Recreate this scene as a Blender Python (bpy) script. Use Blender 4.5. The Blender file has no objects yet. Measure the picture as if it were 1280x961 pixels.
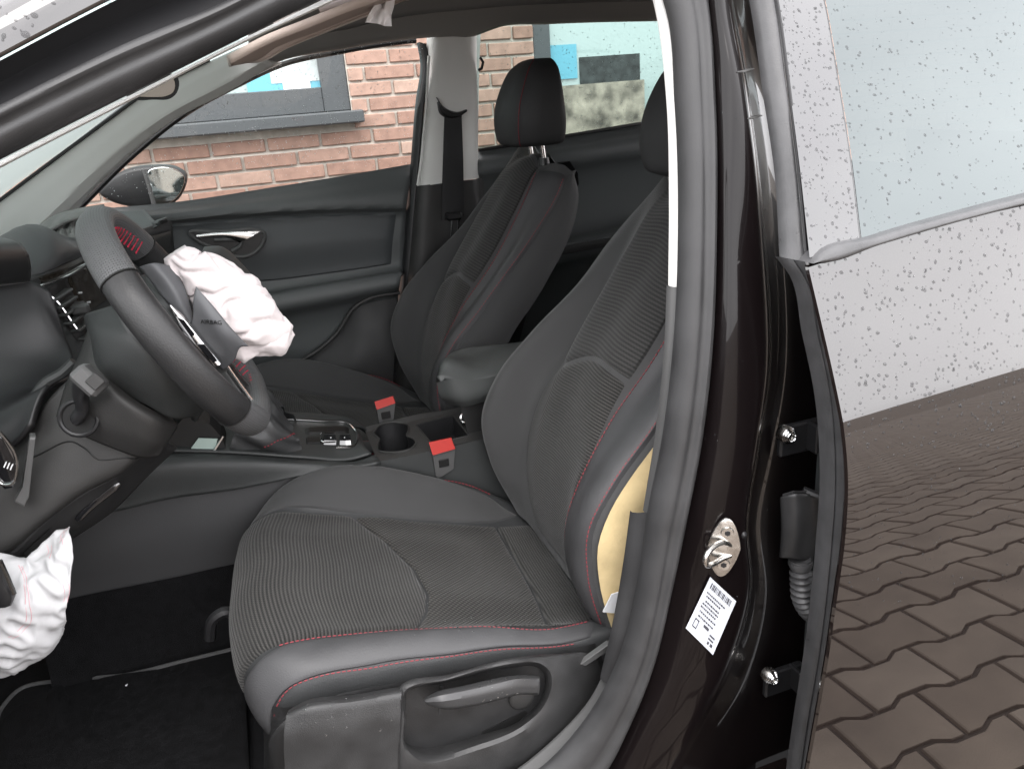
import bpy, math, random
import numpy as np
from mathutils import Matrix, Vector
rnd = random.Random(7)
sc = bpy.context.scene
# ------------------------------------------------------------------ camera
CAM = np.array([-.29, -1.62, 1.18]); FPX = 975.
def _basis(yaw, pitch, roll):
    yaw, pitch, roll = [math.radians(a) for a in (yaw, pitch, roll)]
    cy, sy, cp, sp = math.cos(yaw), math.sin(yaw), math.cos(pitch), math.sin(pitch)
    f = np.array([sy*cp, cy*cp, -sp]); r0 = np.array([cy, -sy, 0]); u0 = np.cross(r0, f)
    c, s = math.cos(roll), math.sin(roll)
    return c*r0 - s*u0, s*r0 + c*u0, f
RV, UV_, FV = _basis(18, 20.5, 4.5)
cd = bpy.data.cameras.new('camera'); cam = bpy.data.objects.new('camera', cd); sc.collection.objects.link(cam)
cam.matrix_world = Matrix(((RV[0], UV_[0], -FV[0], CAM[0]), (RV[1], UV_[1], -FV[1], CAM[1]), (RV[2], UV_[2], -FV[2], CAM[2]), (0, 0, 0, 1)))
cd.sensor_width = 36; cd.lens = FPX/1280*36; cd.clip_start = .02; cd.clip_end = 2000
sc.camera = cam
# ------------------------------------------------------------------ world, sun, exposure
SUN_EL, SUN_AZ = 58, 190           # overcast: soft high light from behind the camera
w = bpy.data.worlds.new("World"); sc.world = w; w.use_nodes = True
nt = w.node_tree; bg = nt.nodes['Background']
sky = nt.nodes.new('ShaderNodeTexSky'); sky.sky_type = 'NISHITA'; sky.sun_disc = False
sky.sun_elevation = math.radians(SUN_EL); sky.sun_rotation = math.radians(SUN_AZ)
sky.air_density = 1.0; sky.dust_density = 2.0; sky.ozone_density = 1.0
hs = nt.nodes.new('ShaderNodeHueSaturation'); hs.inputs['Saturation'].default_value = .16
nt.links.new(sky.outputs[0], hs.inputs['Color'])
# closed cloud cover over the clear sky, a little uneven
tcw = nt.nodes.new('ShaderNodeTexCoord'); cn = nt.nodes.new('ShaderNodeTexNoise'); cn.inputs['Scale'].default_value = 2.2; cn.inputs['Detail'].default_value = 5
nt.links.new(tcw.outputs['Generated'], cn.inputs['Vector'])
crw = nt.nodes.new('ShaderNodeValToRGB'); crw.color_ramp.elements[0].position = .3; crw.color_ramp.elements[0].color = (.70, .69, .715, 1); crw.color_ramp.elements[1].position = .7; crw.color_ramp.elements[1].color = (.98, .965, .975, 1)
nt.links.new(cn.outputs['Fac'], crw.inputs[0])
cmul = nt.nodes.new('ShaderNodeVectorMath'); cmul.operation = 'SCALE'; cmul.inputs['Scale'].default_value = 10.5; nt.links.new(crw.outputs[0], cmul.inputs[0])
cmx = nt.nodes.new('ShaderNodeMix'); cmx.data_type = 'RGBA'; cmx.inputs[0].default_value = .8
nt.links.new(hs.outputs[0], cmx.inputs[6]); nt.links.new(cmul.outputs[0], cmx.inputs[7]); nt.links.new(cmx.outputs[2], bg.inputs['Color'])
bg.inputs['Strength'].default_value = .15
sd = bpy.data.lights.new('sun', 'SUN'); sd.energy = .5; sd.angle = math.radians(40); sd.color = (1, .96, .92)
so = bpy.data.objects.new('sun', sd); sc.collection.objects.link(so)
_el, _az = math.radians(SUN_EL), math.radians(SUN_AZ)
sdir = Vector((math.sin(_az)*math.cos(_el), math.cos(_az)*math.cos(_el), math.sin(_el)))
so.rotation_euler = (-sdir).to_track_quat('-Z', 'Y').to_euler(); so.location = (0, -6, 8)
vs = sc.view_settings; vs.view_transform = 'Standard'; vs.look = 'None'; vs.gamma = 1; vs.use_curve_mapping = False
vs.exposure = 2.05
sc.cycles.use_denoising = True
sc.cycles.max_bounces = 8; sc.cycles.transparent_max_bounces = 12; sc.cycles.sample_clamp_indirect = 8
GZ = -.17

# ------------------------------------------------------------------ helpers
def at(px, py, x=None, y=None, z=None):
    """point of the place seen at a pixel of the photograph, on a plane of the car"""
    d = FV + (px-640)/FPX*RV - (py-480.5)/FPX*UV_
    t = (x-CAM[0])/d[0] if x is not None else (y-CAM[1])/d[1] if y is not None else (z-CAM[2])/d[2]
    return CAM + t*d
def row(y, *pts):
    return [at(p[0], p[1], y=(p[2] if len(p) > 2 else y)) for p in pts]
def rowxz(y, *pts):
    return [np.array([p[0], y, p[1]]) for p in pts]
def proj(P):
    d = np.asarray(P)-CAM; z = d@FV
    return 640+FPX*(d@RV)/z, 480.5-FPX*(d@UV_)/z, z
def cr(pts, n, closed=False):
    P = np.asarray(pts, float)
    if closed: P = np.vstack([P, P[:1]])
    if len(P) == 2:
        s = np.linspace(0, 1, n)[:, None]; return P[0]*(1-s)+P[1]*s
    seg = np.maximum(np.linalg.norm(np.diff(P, axis=0), axis=1), 1e-6); t = np.r_[0, np.cumsum(seg)]
    d = np.diff(P, axis=0)/seg[:, None]
    m = np.zeros_like(P)
    m[1:-1] = (d[:-1]*seg[1:, None]+d[1:]*seg[:-1, None])/(seg[1:]+seg[:-1])[:, None]
    m[0], m[-1] = d[0], d[-1]
    if closed: m[0] = m[-1] = (d[0]*seg[-1]+d[-1]*seg[0])/(seg[0]+seg[-1])
    s = np.linspace(0, t[-1], n+1)[:-1] if closed else np.linspace(0, t[-1], n)
    i = np.clip(np.searchsorted(t, s, 'right')-1, 0, len(seg)-1)
    h = seg[i][:, None]; q = ((s-t[i])/seg[i])[:, None]
    return ((2*q**3-3*q**2+1)*P[i]+(q**3-2*q**2+q)*h*m[i]+(-2*q**3+3*q**2)*P[i+1]+(q**3-q**2)*h*m[i+1])
def lin(pts, n):
    P = np.asarray(pts, float); seg = np.linalg.norm(np.diff(P, axis=0), axis=1); t = np.r_[0, np.cumsum(seg)]
    s = np.linspace(0, t[-1], n); return np.stack([np.interp(s, t, P[:, k]) for k in range(P.shape[1])], 1)
class MB:
    """collects geometry of one mesh"""
    def __init__(s): s.v = []; s.f = []; s.uv = []
    def add(s, V, F, uv=None):
        o = len(s.v); s.v += [tuple(map(float, p)) for p in V]; s.f += [tuple(i+o for i in f) for f in F]
        s.uv += list(uv) if uv is not None else [(0, 0)]*len(V); return s
    def grid(s, G, cu=False, cv=False, uv=None):
        n, m = G.shape[:2]; F = []
        for i in range(n-(0 if cu else 1)):
            for j in range(m-(0 if cv else 1)):
                a, b = (i+1) % n, (j+1) % m
                F.append((i*m+j, a*m+j, a*m+b, i*m+b))
        if uv is None:
            lu = np.r_[0, np.cumsum(np.linalg.norm(np.diff(G, axis=0), axis=2).mean(1))]
            lv = np.r_[0, np.cumsum(np.linalg.norm(np.diff(G, axis=1), axis=2).mean(0))]
            uv = [(a, b) for a in lu for b in lv]
        return s.add(G.reshape(-1, 3), F, uv)
    def box(s, c, sx, sy, sz, ax=None, bev=.0):
        ax = np.eye(3) if ax is None else np.asarray(ax); c = np.asarray(c, float)
        if bev <= 0:
            V = [c+ax[0]*a*sx/2+ax[1]*b*sy/2+ax[2]*d*sz/2 for a in (-1, 1) for b in (-1, 1) for d in (-1, 1)]
            return s.add(V, [(0, 1, 3, 2), (4, 6, 7, 5), (0, 4, 5, 1), (2, 3, 7, 6), (0, 2, 6, 4), (1, 5, 7, 3)])
        V = []; H = (sx/2, sy/2, sz/2); idx = {}
        for a in (-1, 1):
            for b in (-1, 1):
                for d in (-1, 1):
                    for k in range(3):
                        p = [a*(H[0]-bev), b*(H[1]-bev), d*(H[2]-bev)]; p[k] = (a, b, d)[k]*H[k]
                        idx[(a, b, d, k)] = len(V); V.append(c+ax[0]*p[0]+ax[1]*p[1]+ax[2]*p[2])
        F = []
        for k in range(3):
            o = [q for q in range(3) if q != k]
            for sg in (-1, 1):
                L = []
                for (p, q) in ((-1, -1), (1, -1), (1, 1), (-1, 1)):
                    t = [0, 0, 0]; t[k] = sg; t[o[0]] = p; t[o[1]] = q; L.append(idx[(*t, k)])
                F.append(tuple(L))
            for p in (-1, 1):
                for q in (-1, 1):
                    t1 = [0, 0, 0]; t1[o[0]] = p; t1[o[1]] = q; t2 = t1[:]; t1[k] = -1; t2[k] = 1
                    F.append((idx[(*t1, o[0])], idx[(*t2, o[0])], idx[(*t2, o[1])], idx[(*t1, o[1])]))
        for a in (-1, 1):
            for b in (-1, 1):
                for d in (-1, 1): F.append(tuple(idx[(a, b, d, k)] for k in range(3)))
        return s.add(V, F)
    def tube(s, path, r, n=10, closed=False, sq=1.0, up=None, caps=True):
        P = np.asarray(path, float); N = len(P)
        r = np.broadcast_to(np.asarray(r, float), (N,))
        T = np.gradient(P, axis=0) if not closed else (np.roll(P, -1, 0)-np.roll(P, 1, 0))
        T /= np.linalg.norm(T, axis=1)[:, None]+1e-12
        u = np.array(up if up is not None else ([0, 0, 1] if abs(T[0][2]) < .9 else [1, 0, 0]), float)
        G = np.zeros((N, n, 3))
        for i in range(N):
            a = u-T[i]*(u@T[i]); a /= np.linalg.norm(a)+1e-12; b = np.cross(T[i], a)
            if up is None: u = a
            for k in range(n):
                th = 2*math.pi*k/n; G[i, k] = P[i]+r[i]*(math.cos(th)*a+math.sin(th)*sq*b)
        s.grid(G, cu=closed, cv=True)
        if caps and not closed:
            o = len(s.v)-N*n; s.f.append(tuple(o+k for k in range(n))); s.f.append(tuple(o+(N-1)*n+k for k in reversed(range(n))))
        return s
    def ball(s, c, r, ax=None, nu=10, nv=6, half=False):
        ax = np.eye(3) if ax is None else np.asarray(ax); r = np.broadcast_to(np.asarray(r, float), (3,)); c = np.asarray(c)
        lo = 0 if half else -math.pi/2
        G = np.array([[c+ax[0]*r[0]*math.cos(p)*math.cos(t)+ax[1]*r[1]*math.cos(p)*math.sin(t)+ax[2]*r[2]*math.sin(p)
                       for t in np.linspace(0, 2*math.pi, nu, endpoint=False)] for p in np.linspace(lo, math.pi/2*.98, nv)])
        return s.grid(G, cv=True)
    def prism(s, outline, vec, bev=.0, cen=None):
        """polygon extruded along vec; bev insets the front rim"""
        P = np.asarray(outline, float); n = len(P); vec = np.asarray(vec, float); c = P.mean(0) if cen is None else cen
        rings = [P]
        if bev > 0:
            L = np.linalg.norm(vec); q = vec/L
            rings += [P+q*(L-bev), P+vec*(1-.25*bev/L)+(c-P)/np.linalg.norm(c-P, axis=1)[:, None]*bev*.35, P+vec+(c-P)/np.linalg.norm(c-P, axis=1)[:, None]*bev]
        else: rings += [P+vec]
        G = np.array(rings); s.grid(G, cv=True); o = len(s.v)-G.shape[0]*n
        s.f.append(tuple(o+k for k in range(n))); s.f.append(tuple(o+(len(rings)-1)*n+k for k in reversed(range(n))))
        return s
    def mesh(s, name, smooth=True, angle=40):
        me = bpy.data.meshes.new(name); me.from_pydata(s.v, [], s.f)
        ul = me.uv_layers.new(name='UVMap')
        if len(me.loops):
            li = np.zeros(len(me.loops), np.int32); me.loops.foreach_get('vertex_index', li)
            ul.data.foreach_set('uv', np.asarray(s.uv, np.float32)[li].ravel())
        if smooth:
            me.polygons.foreach_set('use_smooth', [True]*len(me.polygons))
            try: me.set_sharp_from_angle(angle=math.radians(angle))
            except Exception: pass
        me.update(); return me
WORLDLOC = {}
def place(o, parent):
    sc.collection.objects.link(o)
    if parent is not None:
        o.parent = parent; o.matrix_parent_inverse = Matrix.Translation(-Vector(WORLDLOC.get(parent.name, (0, 0, 0))))
    return o
def build(name, mb, mat, parent=None, label=None, kind=None, thick=0, smooth=True, angle=40, bev=0):
    me = mb if isinstance(mb, bpy.types.Mesh) else mb.mesh(name, smooth, angle)
    if mat and not me.materials: me.materials.append(mat)
    o = bpy.data.objects.new(name, me); place(o, parent)
    if label: o['label'] = label
    if kind: o['kind'] = kind
    if thick:
        md = o.modifiers.new('thickness', 'SOLIDIFY'); md.thickness = thick; md.offset = -1
    if bev:
        md = o.modifiers.new('edge', 'BEVEL'); md.width = bev; md.segments = 2; md.limit_method = 'ANGLE'
    return o
def empty(name, loc, label, cat, group=None):
    o = bpy.data.objects.new(name, None); o.location = loc; sc.collection.objects.link(o); o.empty_display_size = .1
    o['label'] = label; o['category'] = cat; WORLDLOC[o.name] = tuple(loc)
    if group: o['group'] = group
    return o
def tag(o, label, cat, group=None):
    o['label'] = label; o['category'] = cat
    if group: o['group'] = group
    return o
def towards_cam(G):
    n, m = G.shape[:2]; a = G[n//2, m//2]; b = G[min(n//2+1, n-1), m//2]; c = G[n//2, min(m//2+1, m-1)]
    return np.cross(b-a, c-a)@(CAM-a) > 0
class Surf:
    """smooth surface through curves; curves run along u, follow each other along v"""
    def __init__(s, rows, nu=70, nv=60, linear_v=False):
        A = np.array([cr(r, nu) for r in rows])
        f = lin if linear_v else cr
        s.G = np.stack([f(A[:, i], nv) for i in range(nu)]); s.nu, s.nv = nu, nv
        s.flip = 1.
        gu = np.gradient(s.G, axis=0); gv = np.gradient(s.G, axis=1); N = np.cross(gu, gv)
        N /= np.linalg.norm(N, axis=2)[:, :, None]+1e-12
        if (N*(CAM-s.G)).sum() < 0: N = -N; s.flip = -1.
        s.N = N; s.lu = np.linalg.norm(np.diff(s.G, axis=0), axis=2).sum(0).mean(); s.lv = np.linalg.norm(np.diff(s.G, axis=1), axis=2).sum(1).mean()
        d = s.G-CAM; z = d@FV; s.pxm = np.stack([640+FPX*(d@RV)/z, 480.5-FPX*(d@UV_)/z], 2)
        s.face = (N*(CAM-s.G)).sum(2) > 0
    def smp(s, A, uv):
        uv = np.clip(np.asarray(uv, float), 0, 1); i = uv[..., 0]*(s.nu-1); j = uv[..., 1]*(s.nv-1)
        i0 = np.minimum(i.astype(int), s.nu-2); j0 = np.minimum(j.astype(int), s.nv-2); a = (i-i0)[..., None]; b = (j-j0)[..., None]
        return A[i0, j0]*(1-a)*(1-b)+A[i0+1, j0]*a*(1-b)+A[i0, j0+1]*(1-a)*b+A[i0+1, j0+1]*a*b
    def px(s, *pts):
        out = []
        for p in pts:
            D = ((s.pxm-np.array(p[:2]))**2).sum(2)+np.where(s.face, 0, 1e5)
            k = np.unravel_index(np.argmin(D), D.shape); best = None
            # refine between grid points
            for du in np.linspace(-1, 1, 9):
                for dv in np.linspace(-1, 1, 9):
                    q = (min(max((k[0]+du)/(s.nu-1), 0), 1), min(max((k[1]+dv)/(s.nv-1), 0), 1))
                    e = ((s.smp(s.pxm, q)-np.array(p[:2]))**2).sum()
                    if best is None or e < best[0]: best = (e, q)
            out.append(best[1])
        return out
    def point(s, uv, lift=0): return s.smp(s.G, uv)+s.smp(s.N, uv)*lift
    def cut(s, polys):
        mb = s.whole(); U, V = np.meshgrid(np.linspace(0, 1, s.nu), np.linspace(0, 1, s.nv), indexing='ij'); inside = np.zeros(U.shape, bool)
        for P in polys:
            P = np.asarray(P); n = len(P); c = np.zeros(U.shape, bool)
            for i in range(n):
                (x0, y0), (x1, y1) = P[i-1], P[i]
                if y0 != y1: c ^= ((y0 > V) != (y1 > V)) & (U < (x1-x0)*(V-y0)/(y1-y0)+x0)
            inside |= c
        if s.flip < 0: inside = inside[::-1]
        f = inside.ravel(); mb.f = [q for q in mb.f if not all(f[k] for k in q)]; return mb
    def whole(s, mb=None): 
        mb = mb or MB(); uv = [(a*s.lu, b*s.lv) for a in np.linspace(0, 1, s.nu) for b in np.linspace(0, 1, s.nv)]
        return mb.grid(s.G if s.flip > 0 else s.G[::-1], uv=uv)
    def patch(s, a, b, n=40, m=30, lift=.001, puff=.005, p=10, sink=-.002, straight=False):
        f = lin if straight else cr
        A, B = f(a, n), f(b, n); t = np.linspace(0, 1, m)[None, :, None]
        Q = A[:, None]*(1-t)+B[:, None]*t
        fs = 1-np.abs(2*np.linspace(0, 1, n)-1)**p; ft = 1-np.abs(2*np.linspace(0, 1, m)-1)**p
        H = sink+(lift+puff-sink)*np.sqrt(np.clip(fs[:, None]*ft[None], 0, 1))
        G = s.smp(s.G, Q)+s.smp(s.N, Q)*H[..., None]
        uv = (np.clip(Q, 0, 1)*np.array([s.lu, s.lv])).reshape(-1, 2)
        return MB().grid(G, uv=uv.tolist())
    def stitch(s, path, r=.0011, ln=.0055, gap=.0025, lift=.004):
        Q = cr(path, 200); P = s.point(Q, lift); seg = np.linalg.norm(np.diff(P, axis=0), axis=1); t = np.r_[0, np.cumsum(seg)]
        mb = MB(); q = 0
        while q+ln < t[-1]:
            mb.tube([np.array([np.interp(q+k*ln/2, t, P[:, c]) for c in range(3)]) for k in range(3)], [r*.7, r, r*.7], 5); q += ln+gap
        return mb
def strip(A, B, bulge=.01, depth=.02, n=60, m=9, back=(0, 1, 0), linear=False):
    """rounded band between two edge lines, its edges returning backwards"""
    f = lin if linear else cr
    A, B = f(A, n), f(B, n); back = np.asarray(back, float); R = [A+back*depth]
    for t in np.linspace(0, 1, m):
        R.append(A*(1-t)+B*t-back*bulge*(1-abs(2*t-1)**3))
    R.append(B+back*depth)
    return MB().grid(np.stack(R, 1))
def loft(rows, nu=40, nv=24, linear_v=False): return Surf(rows, nu, nv, linear_v).whole()

# ------------------------------------------------------------------ materials
def mat(name, col, rough=.5, metal=0, coat=0, bump=0, bscale=300, var=0, vscale=20, spec=.4, sheen=0, emit=None, coatr=.03, cior=1.5):
    m = bpy.data.materials.new(name); m.use_nodes = True; n = m.node_tree; b = n.nodes['Principled BSDF']
    b.inputs['Base Color'].default_value = (*col, 1); b.inputs['Roughness'].default_value = rough; b.inputs['Metallic'].default_value = metal
    b.inputs['Coat Weight'].default_value = coat; b.inputs['Coat Roughness'].default_value = coatr; b.inputs['Specular IOR Level'].default_value = spec
    b.inputs['Sheen Weight'].default_value = sheen; b.inputs['Coat IOR'].default_value = cior
    tc = n.nodes.new('ShaderNodeTexCoord')
    if var:
        nz = n.nodes.new('ShaderNodeTexNoise'); nz.inputs['Scale'].default_value = vscale; nz.inputs['Detail'].default_value = 6
        n.links.new(tc.outputs['Object'], nz.inputs['Vector'])
        mp = n.nodes.new('ShaderNodeMapRange'); mp.inputs[1].default_value = .3; mp.inputs[2].default_value = .7; mp.inputs[3].default_value = 1-var; mp.inputs[4].default_value = 1+var
        n.links.new(nz.outputs['Fac'], mp.inputs[0])
        mx = n.nodes.new('ShaderNodeMix'); mx.data_type = 'RGBA'; mx.blend_type = 'MULTIPLY'; mx.inputs[0].default_value = 1
        mx.inputs[6].default_value = (*col, 1); n.links.new(mp.outputs[0], mx.inputs[7]); n.links.new(mx.outputs[2], b.inputs['Base Color'])
        mr = n.nodes.new('ShaderNodeMapRange'); mr.inputs[1].default_value = .3; mr.inputs[2].default_value = .7; mr.inputs[3].default_value = max(rough-.08, .02); mr.inputs[4].default_value = min(rough+.08, 1)
        n.links.new(nz.outputs['Fac'], mr.inputs[0]); n.links.new(mr.outputs[0], b.inputs['Roughness'])
    if bump:
        n2 = n.nodes.new('ShaderNodeTexNoise'); n2.inputs['Scale'].default_value = bscale; n2.inputs['Detail'].default_value = 3
        n.links.new(tc.outputs['Object'], n2.inputs['Vector'])
        bp = n.nodes.new('ShaderNodeBump'); bp.inputs['Strength'].default_value = bump; bp.inputs['Distance'].default_value = .001
        n.links.new(n2.outputs['Fac'], bp.inputs['Height']); n.links.new(bp.outputs[0], b.inputs['Normal'])
    return m
def fabric(name, c1, c2, fu, fv, strength=.6, kind='rib'):
    """woven cloth: ribs across u, dots along v, in metres of the UV map"""
    m = bpy.data.materials.new(name); m.use_nodes = True; n = m.node_tree; b = n.nodes['Principled BSDF']
    uv = n.nodes.new('ShaderNodeUVMap'); sp = n.nodes.new('ShaderNodeSeparateXYZ'); n.links.new(uv.outputs[0], sp.inputs[0])
    def math_(op, a, c=None):
        q = n.nodes.new('ShaderNodeMath'); q.operation = op
        for i, v in enumerate((a, c)):
            if v is None: continue
            if isinstance(v, (int, float)): q.inputs[i].default_value = v
            else: n.links.new(v, q.inputs[i])
        return q.outputs[0]
    su = math_('SINE', math_('MULTIPLY', sp.outputs[0], 2*math.pi/fu)); sv = math_('SINE', math_('MULTIPLY', sp.outputs[1], 2*math.pi/fv))
    if kind == 'rib': h = math_('ADD', math_('MULTIPLY', su, .4), math_('MULTIPLY', math_('MULTIPLY', sv, su), .12))
    else: h = math_('MULTIPLY', math_('MULTIPLY', su, sv), .5)
    tc = n.nodes.new('ShaderNodeTexCoord'); nz = n.nodes.new('ShaderNodeTexNoise'); nz.inputs['Scale'].default_value = 9; nz.inputs['Detail'].default_value = 8
    n.links.new(tc.outputs['Object'], nz.inputs['Vector'])
    nf = n.nodes.new('ShaderNodeTexNoise'); nf.inputs['Scale'].default_value = 900; n.links.new(tc.outputs['Object'], nf.inputs['Vector'])
    h2 = math_('ADD', h, math_('MULTIPLY', nf.outputs['Fac'], .35))
    f = math_('ADD', math_('ADD', math_('MULTIPLY', h, .95), .14), math_('MULTIPLY', nz.outputs['Fac'], .5))
    mx = n.nodes.new('ShaderNodeMix'); mx.data_type = 'RGBA'; mx.inputs[6].default_value = (*c1, 1); mx.inputs[7].default_value = (*c2, 1)
    n.links.new(f, mx.inputs[0]); n.links.new(mx.outputs[2], b.inputs['Base Color'])
    bp = n.nodes.new('ShaderNodeBump'); bp.inputs['Strength'].default_value = strength; bp.inputs['Distance'].default_value = .0012
    n.links.new(h2, bp.inputs['Height']); n.links.new(bp.outputs[0], b.inputs['Normal'])
    b.inputs['Roughness'].default_value = .85; b.inputs['Sheen Weight'].default_value = .12; b.inputs['Specular IOR Level'].default_value = .25
    return m
def glass(name, tint, refl=1.0, haze=0, hazecol=(.8, .85, .85), ior=1.5, rcol=(1, 1, 1)):
    m = bpy.data.materials.new(name); m.use_nodes = True; n = m.node_tree; n.nodes.remove(n.nodes['Principled BSDF'])
    out = n.nodes['Material Output']; tr = n.nodes.new('ShaderNodeBsdfTransparent'); tr.inputs[0].default_value = (*tint, 1)
    gl = n.nodes.new('ShaderNodeBsdfGlossy'); gl.inputs['Roughness'].default_value = .01; gl.inputs['Color'].default_value = (*rcol, 1)
    fr = n.nodes.new('ShaderNodeFresnel'); fr.inputs['IOR'].default_value = ior
    mx = n.nodes.new('ShaderNodeMixShader'); n.links.new(fr.outputs[0], mx.inputs[0]); n.links.new(tr.outputs[0], mx.inputs[1]); n.links.new(gl.outputs[0], mx.inputs[2])
    last = mx
    if haze:
        tl = n.nodes.new('ShaderNodeBsdfTranslucent'); tl.inputs[0].default_value = (*hazecol, 1)
        m2 = n.nodes.new('ShaderNodeMixShader'); m2.inputs[0].default_value = haze; n.links.new(mx.outputs[0], m2.inputs[1]); n.links.new(tl.outputs[0], m2.inputs[2]); last = m2
    n.links.new(last.outputs[0], out.inputs[0]); return m
M = {}
M['plastic'] = mat('soft_dark_plastic', (.021, .021, .0215), .55, bump=.25, bscale=900, var=.12, vscale=12)
M['plastic2'] = mat('grained_grey_plastic', (.029, .0285, .028), .5, bump=.35, bscale=800, var=.15, vscale=15)
M['dash'] = mat('dashboard_skin', (.027, .029, .029), .5, bump=.3, bscale=800, var=.1, vscale=8)
M['tunnel'] = mat('tunnel_plastic', (.019, .019, .02), .6, bump=.25, bscale=800, var=.12, vscale=10)
M['val'] = mat('valance_plastic', (.017, .017, .0175), .42, bump=.5, bscale=750, var=.2, vscale=22)
M['val2'] = mat('valance_front_plastic', (.027, .027, .0275), .42, bump=.6, bscale=650, var=.2, vscale=25)
M['dashpad'] = mat('dashboard_pad', (.045, .046, .048), .5, bump=.3, bscale=900)
M['doorcard'] = mat('door_card', (.076, .082, .083), .5, bump=.2, bscale=900, var=.08, vscale=6)
M['leather'] = mat('black_leather', (.033, .034, .035), .42, bump=.45, bscale=420, var=.12, vscale=14)
M['rim'] = mat('wheel_leather', (.017, .017, .0175), .42, bump=.4, bscale=420, var=.12, vscale=14)
M['leather2'] = mat('worn_leather', (.046, .046, .048), .5, bump=.4, bscale=420, var=.15, vscale=14)
M['armrest'] = mat('armrest_cover', (.062, .066, .065), .5, bump=.3, bscale=500, var=.1, vscale=12)
M['cloth'] = mat('plain_seat_cloth', (.038, .038, .0385), .8, bump=.5, bscale=1300, var=.14, vscale=10, sheen=.15)
M['rib'] = fabric('ribbed_seat_cloth', (.008, .008, .0078), (.056, .054, .051), .0056, .0042, 1.0)
M['knit'] = fabric('knit_seat_cloth', (.006, .006, .0057), (.050, .047, .043), .0085, .0085, 1.0, 'dot')
M['rib_far'] = fabric('ribbed_back_cloth', (.016, .016, .016), (.05, .049, .047), .0075, .006, .6)
M['carpet'] = mat('black_carpet', (.005, .005, .0055), .95, bump=1, bscale=700, var=.35, vscale=60, spec=.1)
M['headliner'] = mat('grey_headliner', (.26, .25, .24), .9, bump=.4, bscale=1200)
M['trim'] = mat('pale_pillar_trim', (.60, .60, .58), .6, bump=.2, bscale=1000)
M['trimwhite'] = mat('pale_pillar_edge', (.62, .62, .60), .55)
M['rubber'] = mat('door_seal_rubber', (.029, .029, .030), .48, bump=.25, bscale=600, var=.2, vscale=18)
M['rubber2'] = mat('wet_grey_rubber', (.058, .058, .060), .35, bump=.2, bscale=500, var=.2, vscale=30)
M['black'] = mat('black_plastic', (.012, .012, .013), .4, bump=.15, bscale=700)
M['gap'] = mat('dark_body_cavity', (.006, .006, .006), .5)
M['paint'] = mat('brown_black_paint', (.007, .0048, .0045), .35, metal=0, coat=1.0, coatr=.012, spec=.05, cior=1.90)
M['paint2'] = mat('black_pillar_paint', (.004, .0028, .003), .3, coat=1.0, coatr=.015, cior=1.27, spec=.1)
M['gloss'] = mat('piano_black', (.008, .008, .009), .08, coat=1, cior=1.8)
M['chrome'] = mat('satin_chrome', (.7, .7, .7), .16, metal=1)
M['steel'] = mat('zinc_steel', (.62, .6, .57), .26, metal=1, bump=.2, bscale=200, var=.2, vscale=60)
M['red'] = mat('red_buckle_plastic', (.36, .022, .016), .45, spec=.2)
M['thread'] = mat('red_thread', (.21, .028, .038), .7)
M['pink'] = mat('pink_thread', (.48, .29, .31), .7)
M['thread2'] = mat('bright_red_thread', (.42, .02, .05), .7)
M['hrest'] = mat('headrest_cover', (.030, .030, .031), .62, bump=.5, bscale=500, var=.12, vscale=12, spec=.3)
M['foam'] = mat('yellow_seat_foam', (.54, .425, .235), .95, bump=.8, bscale=160, var=.22, vscale=14, spec=.1)
M['white'] = mat('white_airbag_cloth', (.52, .475, .475), .85, bump=.35, bscale=1500, sheen=.2)
M['label'] = mat('white_paper', (.62, .63, .65), .5)
M['ink'] = mat('printed_ink', (.05, .05, .06), .6)
M['screen'] = mat('dark_screen', (.022, .018, .014), .12, coat=.5)
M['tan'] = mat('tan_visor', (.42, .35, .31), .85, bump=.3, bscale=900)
M['tanedge'] = mat('pale_visor_edge', (.66, .59, .55), .7, bump=.3, bscale=900)
M['silver'] = mat('torn_foil', (.16, .16, .155), .5, metal=.2, bump=.6, bscale=90, var=.3, vscale=40)
M['grey'] = mat('mid_grey_plastic', (.07, .07, .07), .4, bump=.2, bscale=600)
M['lever'] = mat('lever_plastic', (.045, .045, .046), .38, bump=.2, bscale=600)
M['belt'] = mat('black_webbing', (.012, .012, .013), .7, bump=.6, bscale=900)
M['glassfar'] = glass('green_tinted_glass', (.93, .95, .94))
M['glassrear'] = glass('privacy_glass', (.58, .68, .66))
M['glassnear'] = glass('door_glass', (.02, .03, .032), ior=2.05, rcol=(.90, .99, 1.0))
M['windscreen'] = glass('wet_windscreen', (.30, .34, .33), haze=.86, hazecol=(.15, .172, .166))
M['drop'] = glass('water', (.86, .88, .88), ior=1.33)
def beads():
    m = bpy.data.materials.new('water_bead'); m.use_nodes = True; n = m.node_tree; b = n.nodes['Principled BSDF']; b.inputs['Base Color'].default_value = (.045, .046, .048, 1); b.inputs['Roughness'].default_value = .06; b.inputs['IOR'].default_value = 1.33
    tr = n.nodes.new('ShaderNodeBsdfTransparent'); mx = n.nodes.new('ShaderNodeMixShader'); mx.inputs[0].default_value = .32
    n.links.new(tr.outputs[0], mx.inputs[1]); n.links.new(b.outputs[0], mx.inputs[2]); n.links.new(mx.outputs[0], n.nodes['Material Output'].inputs[0]); return m
M['bead'] = beads()
M['mirror'] = mat('mirror_silver', (.75, .78, .78), .04, metal=1)
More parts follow.
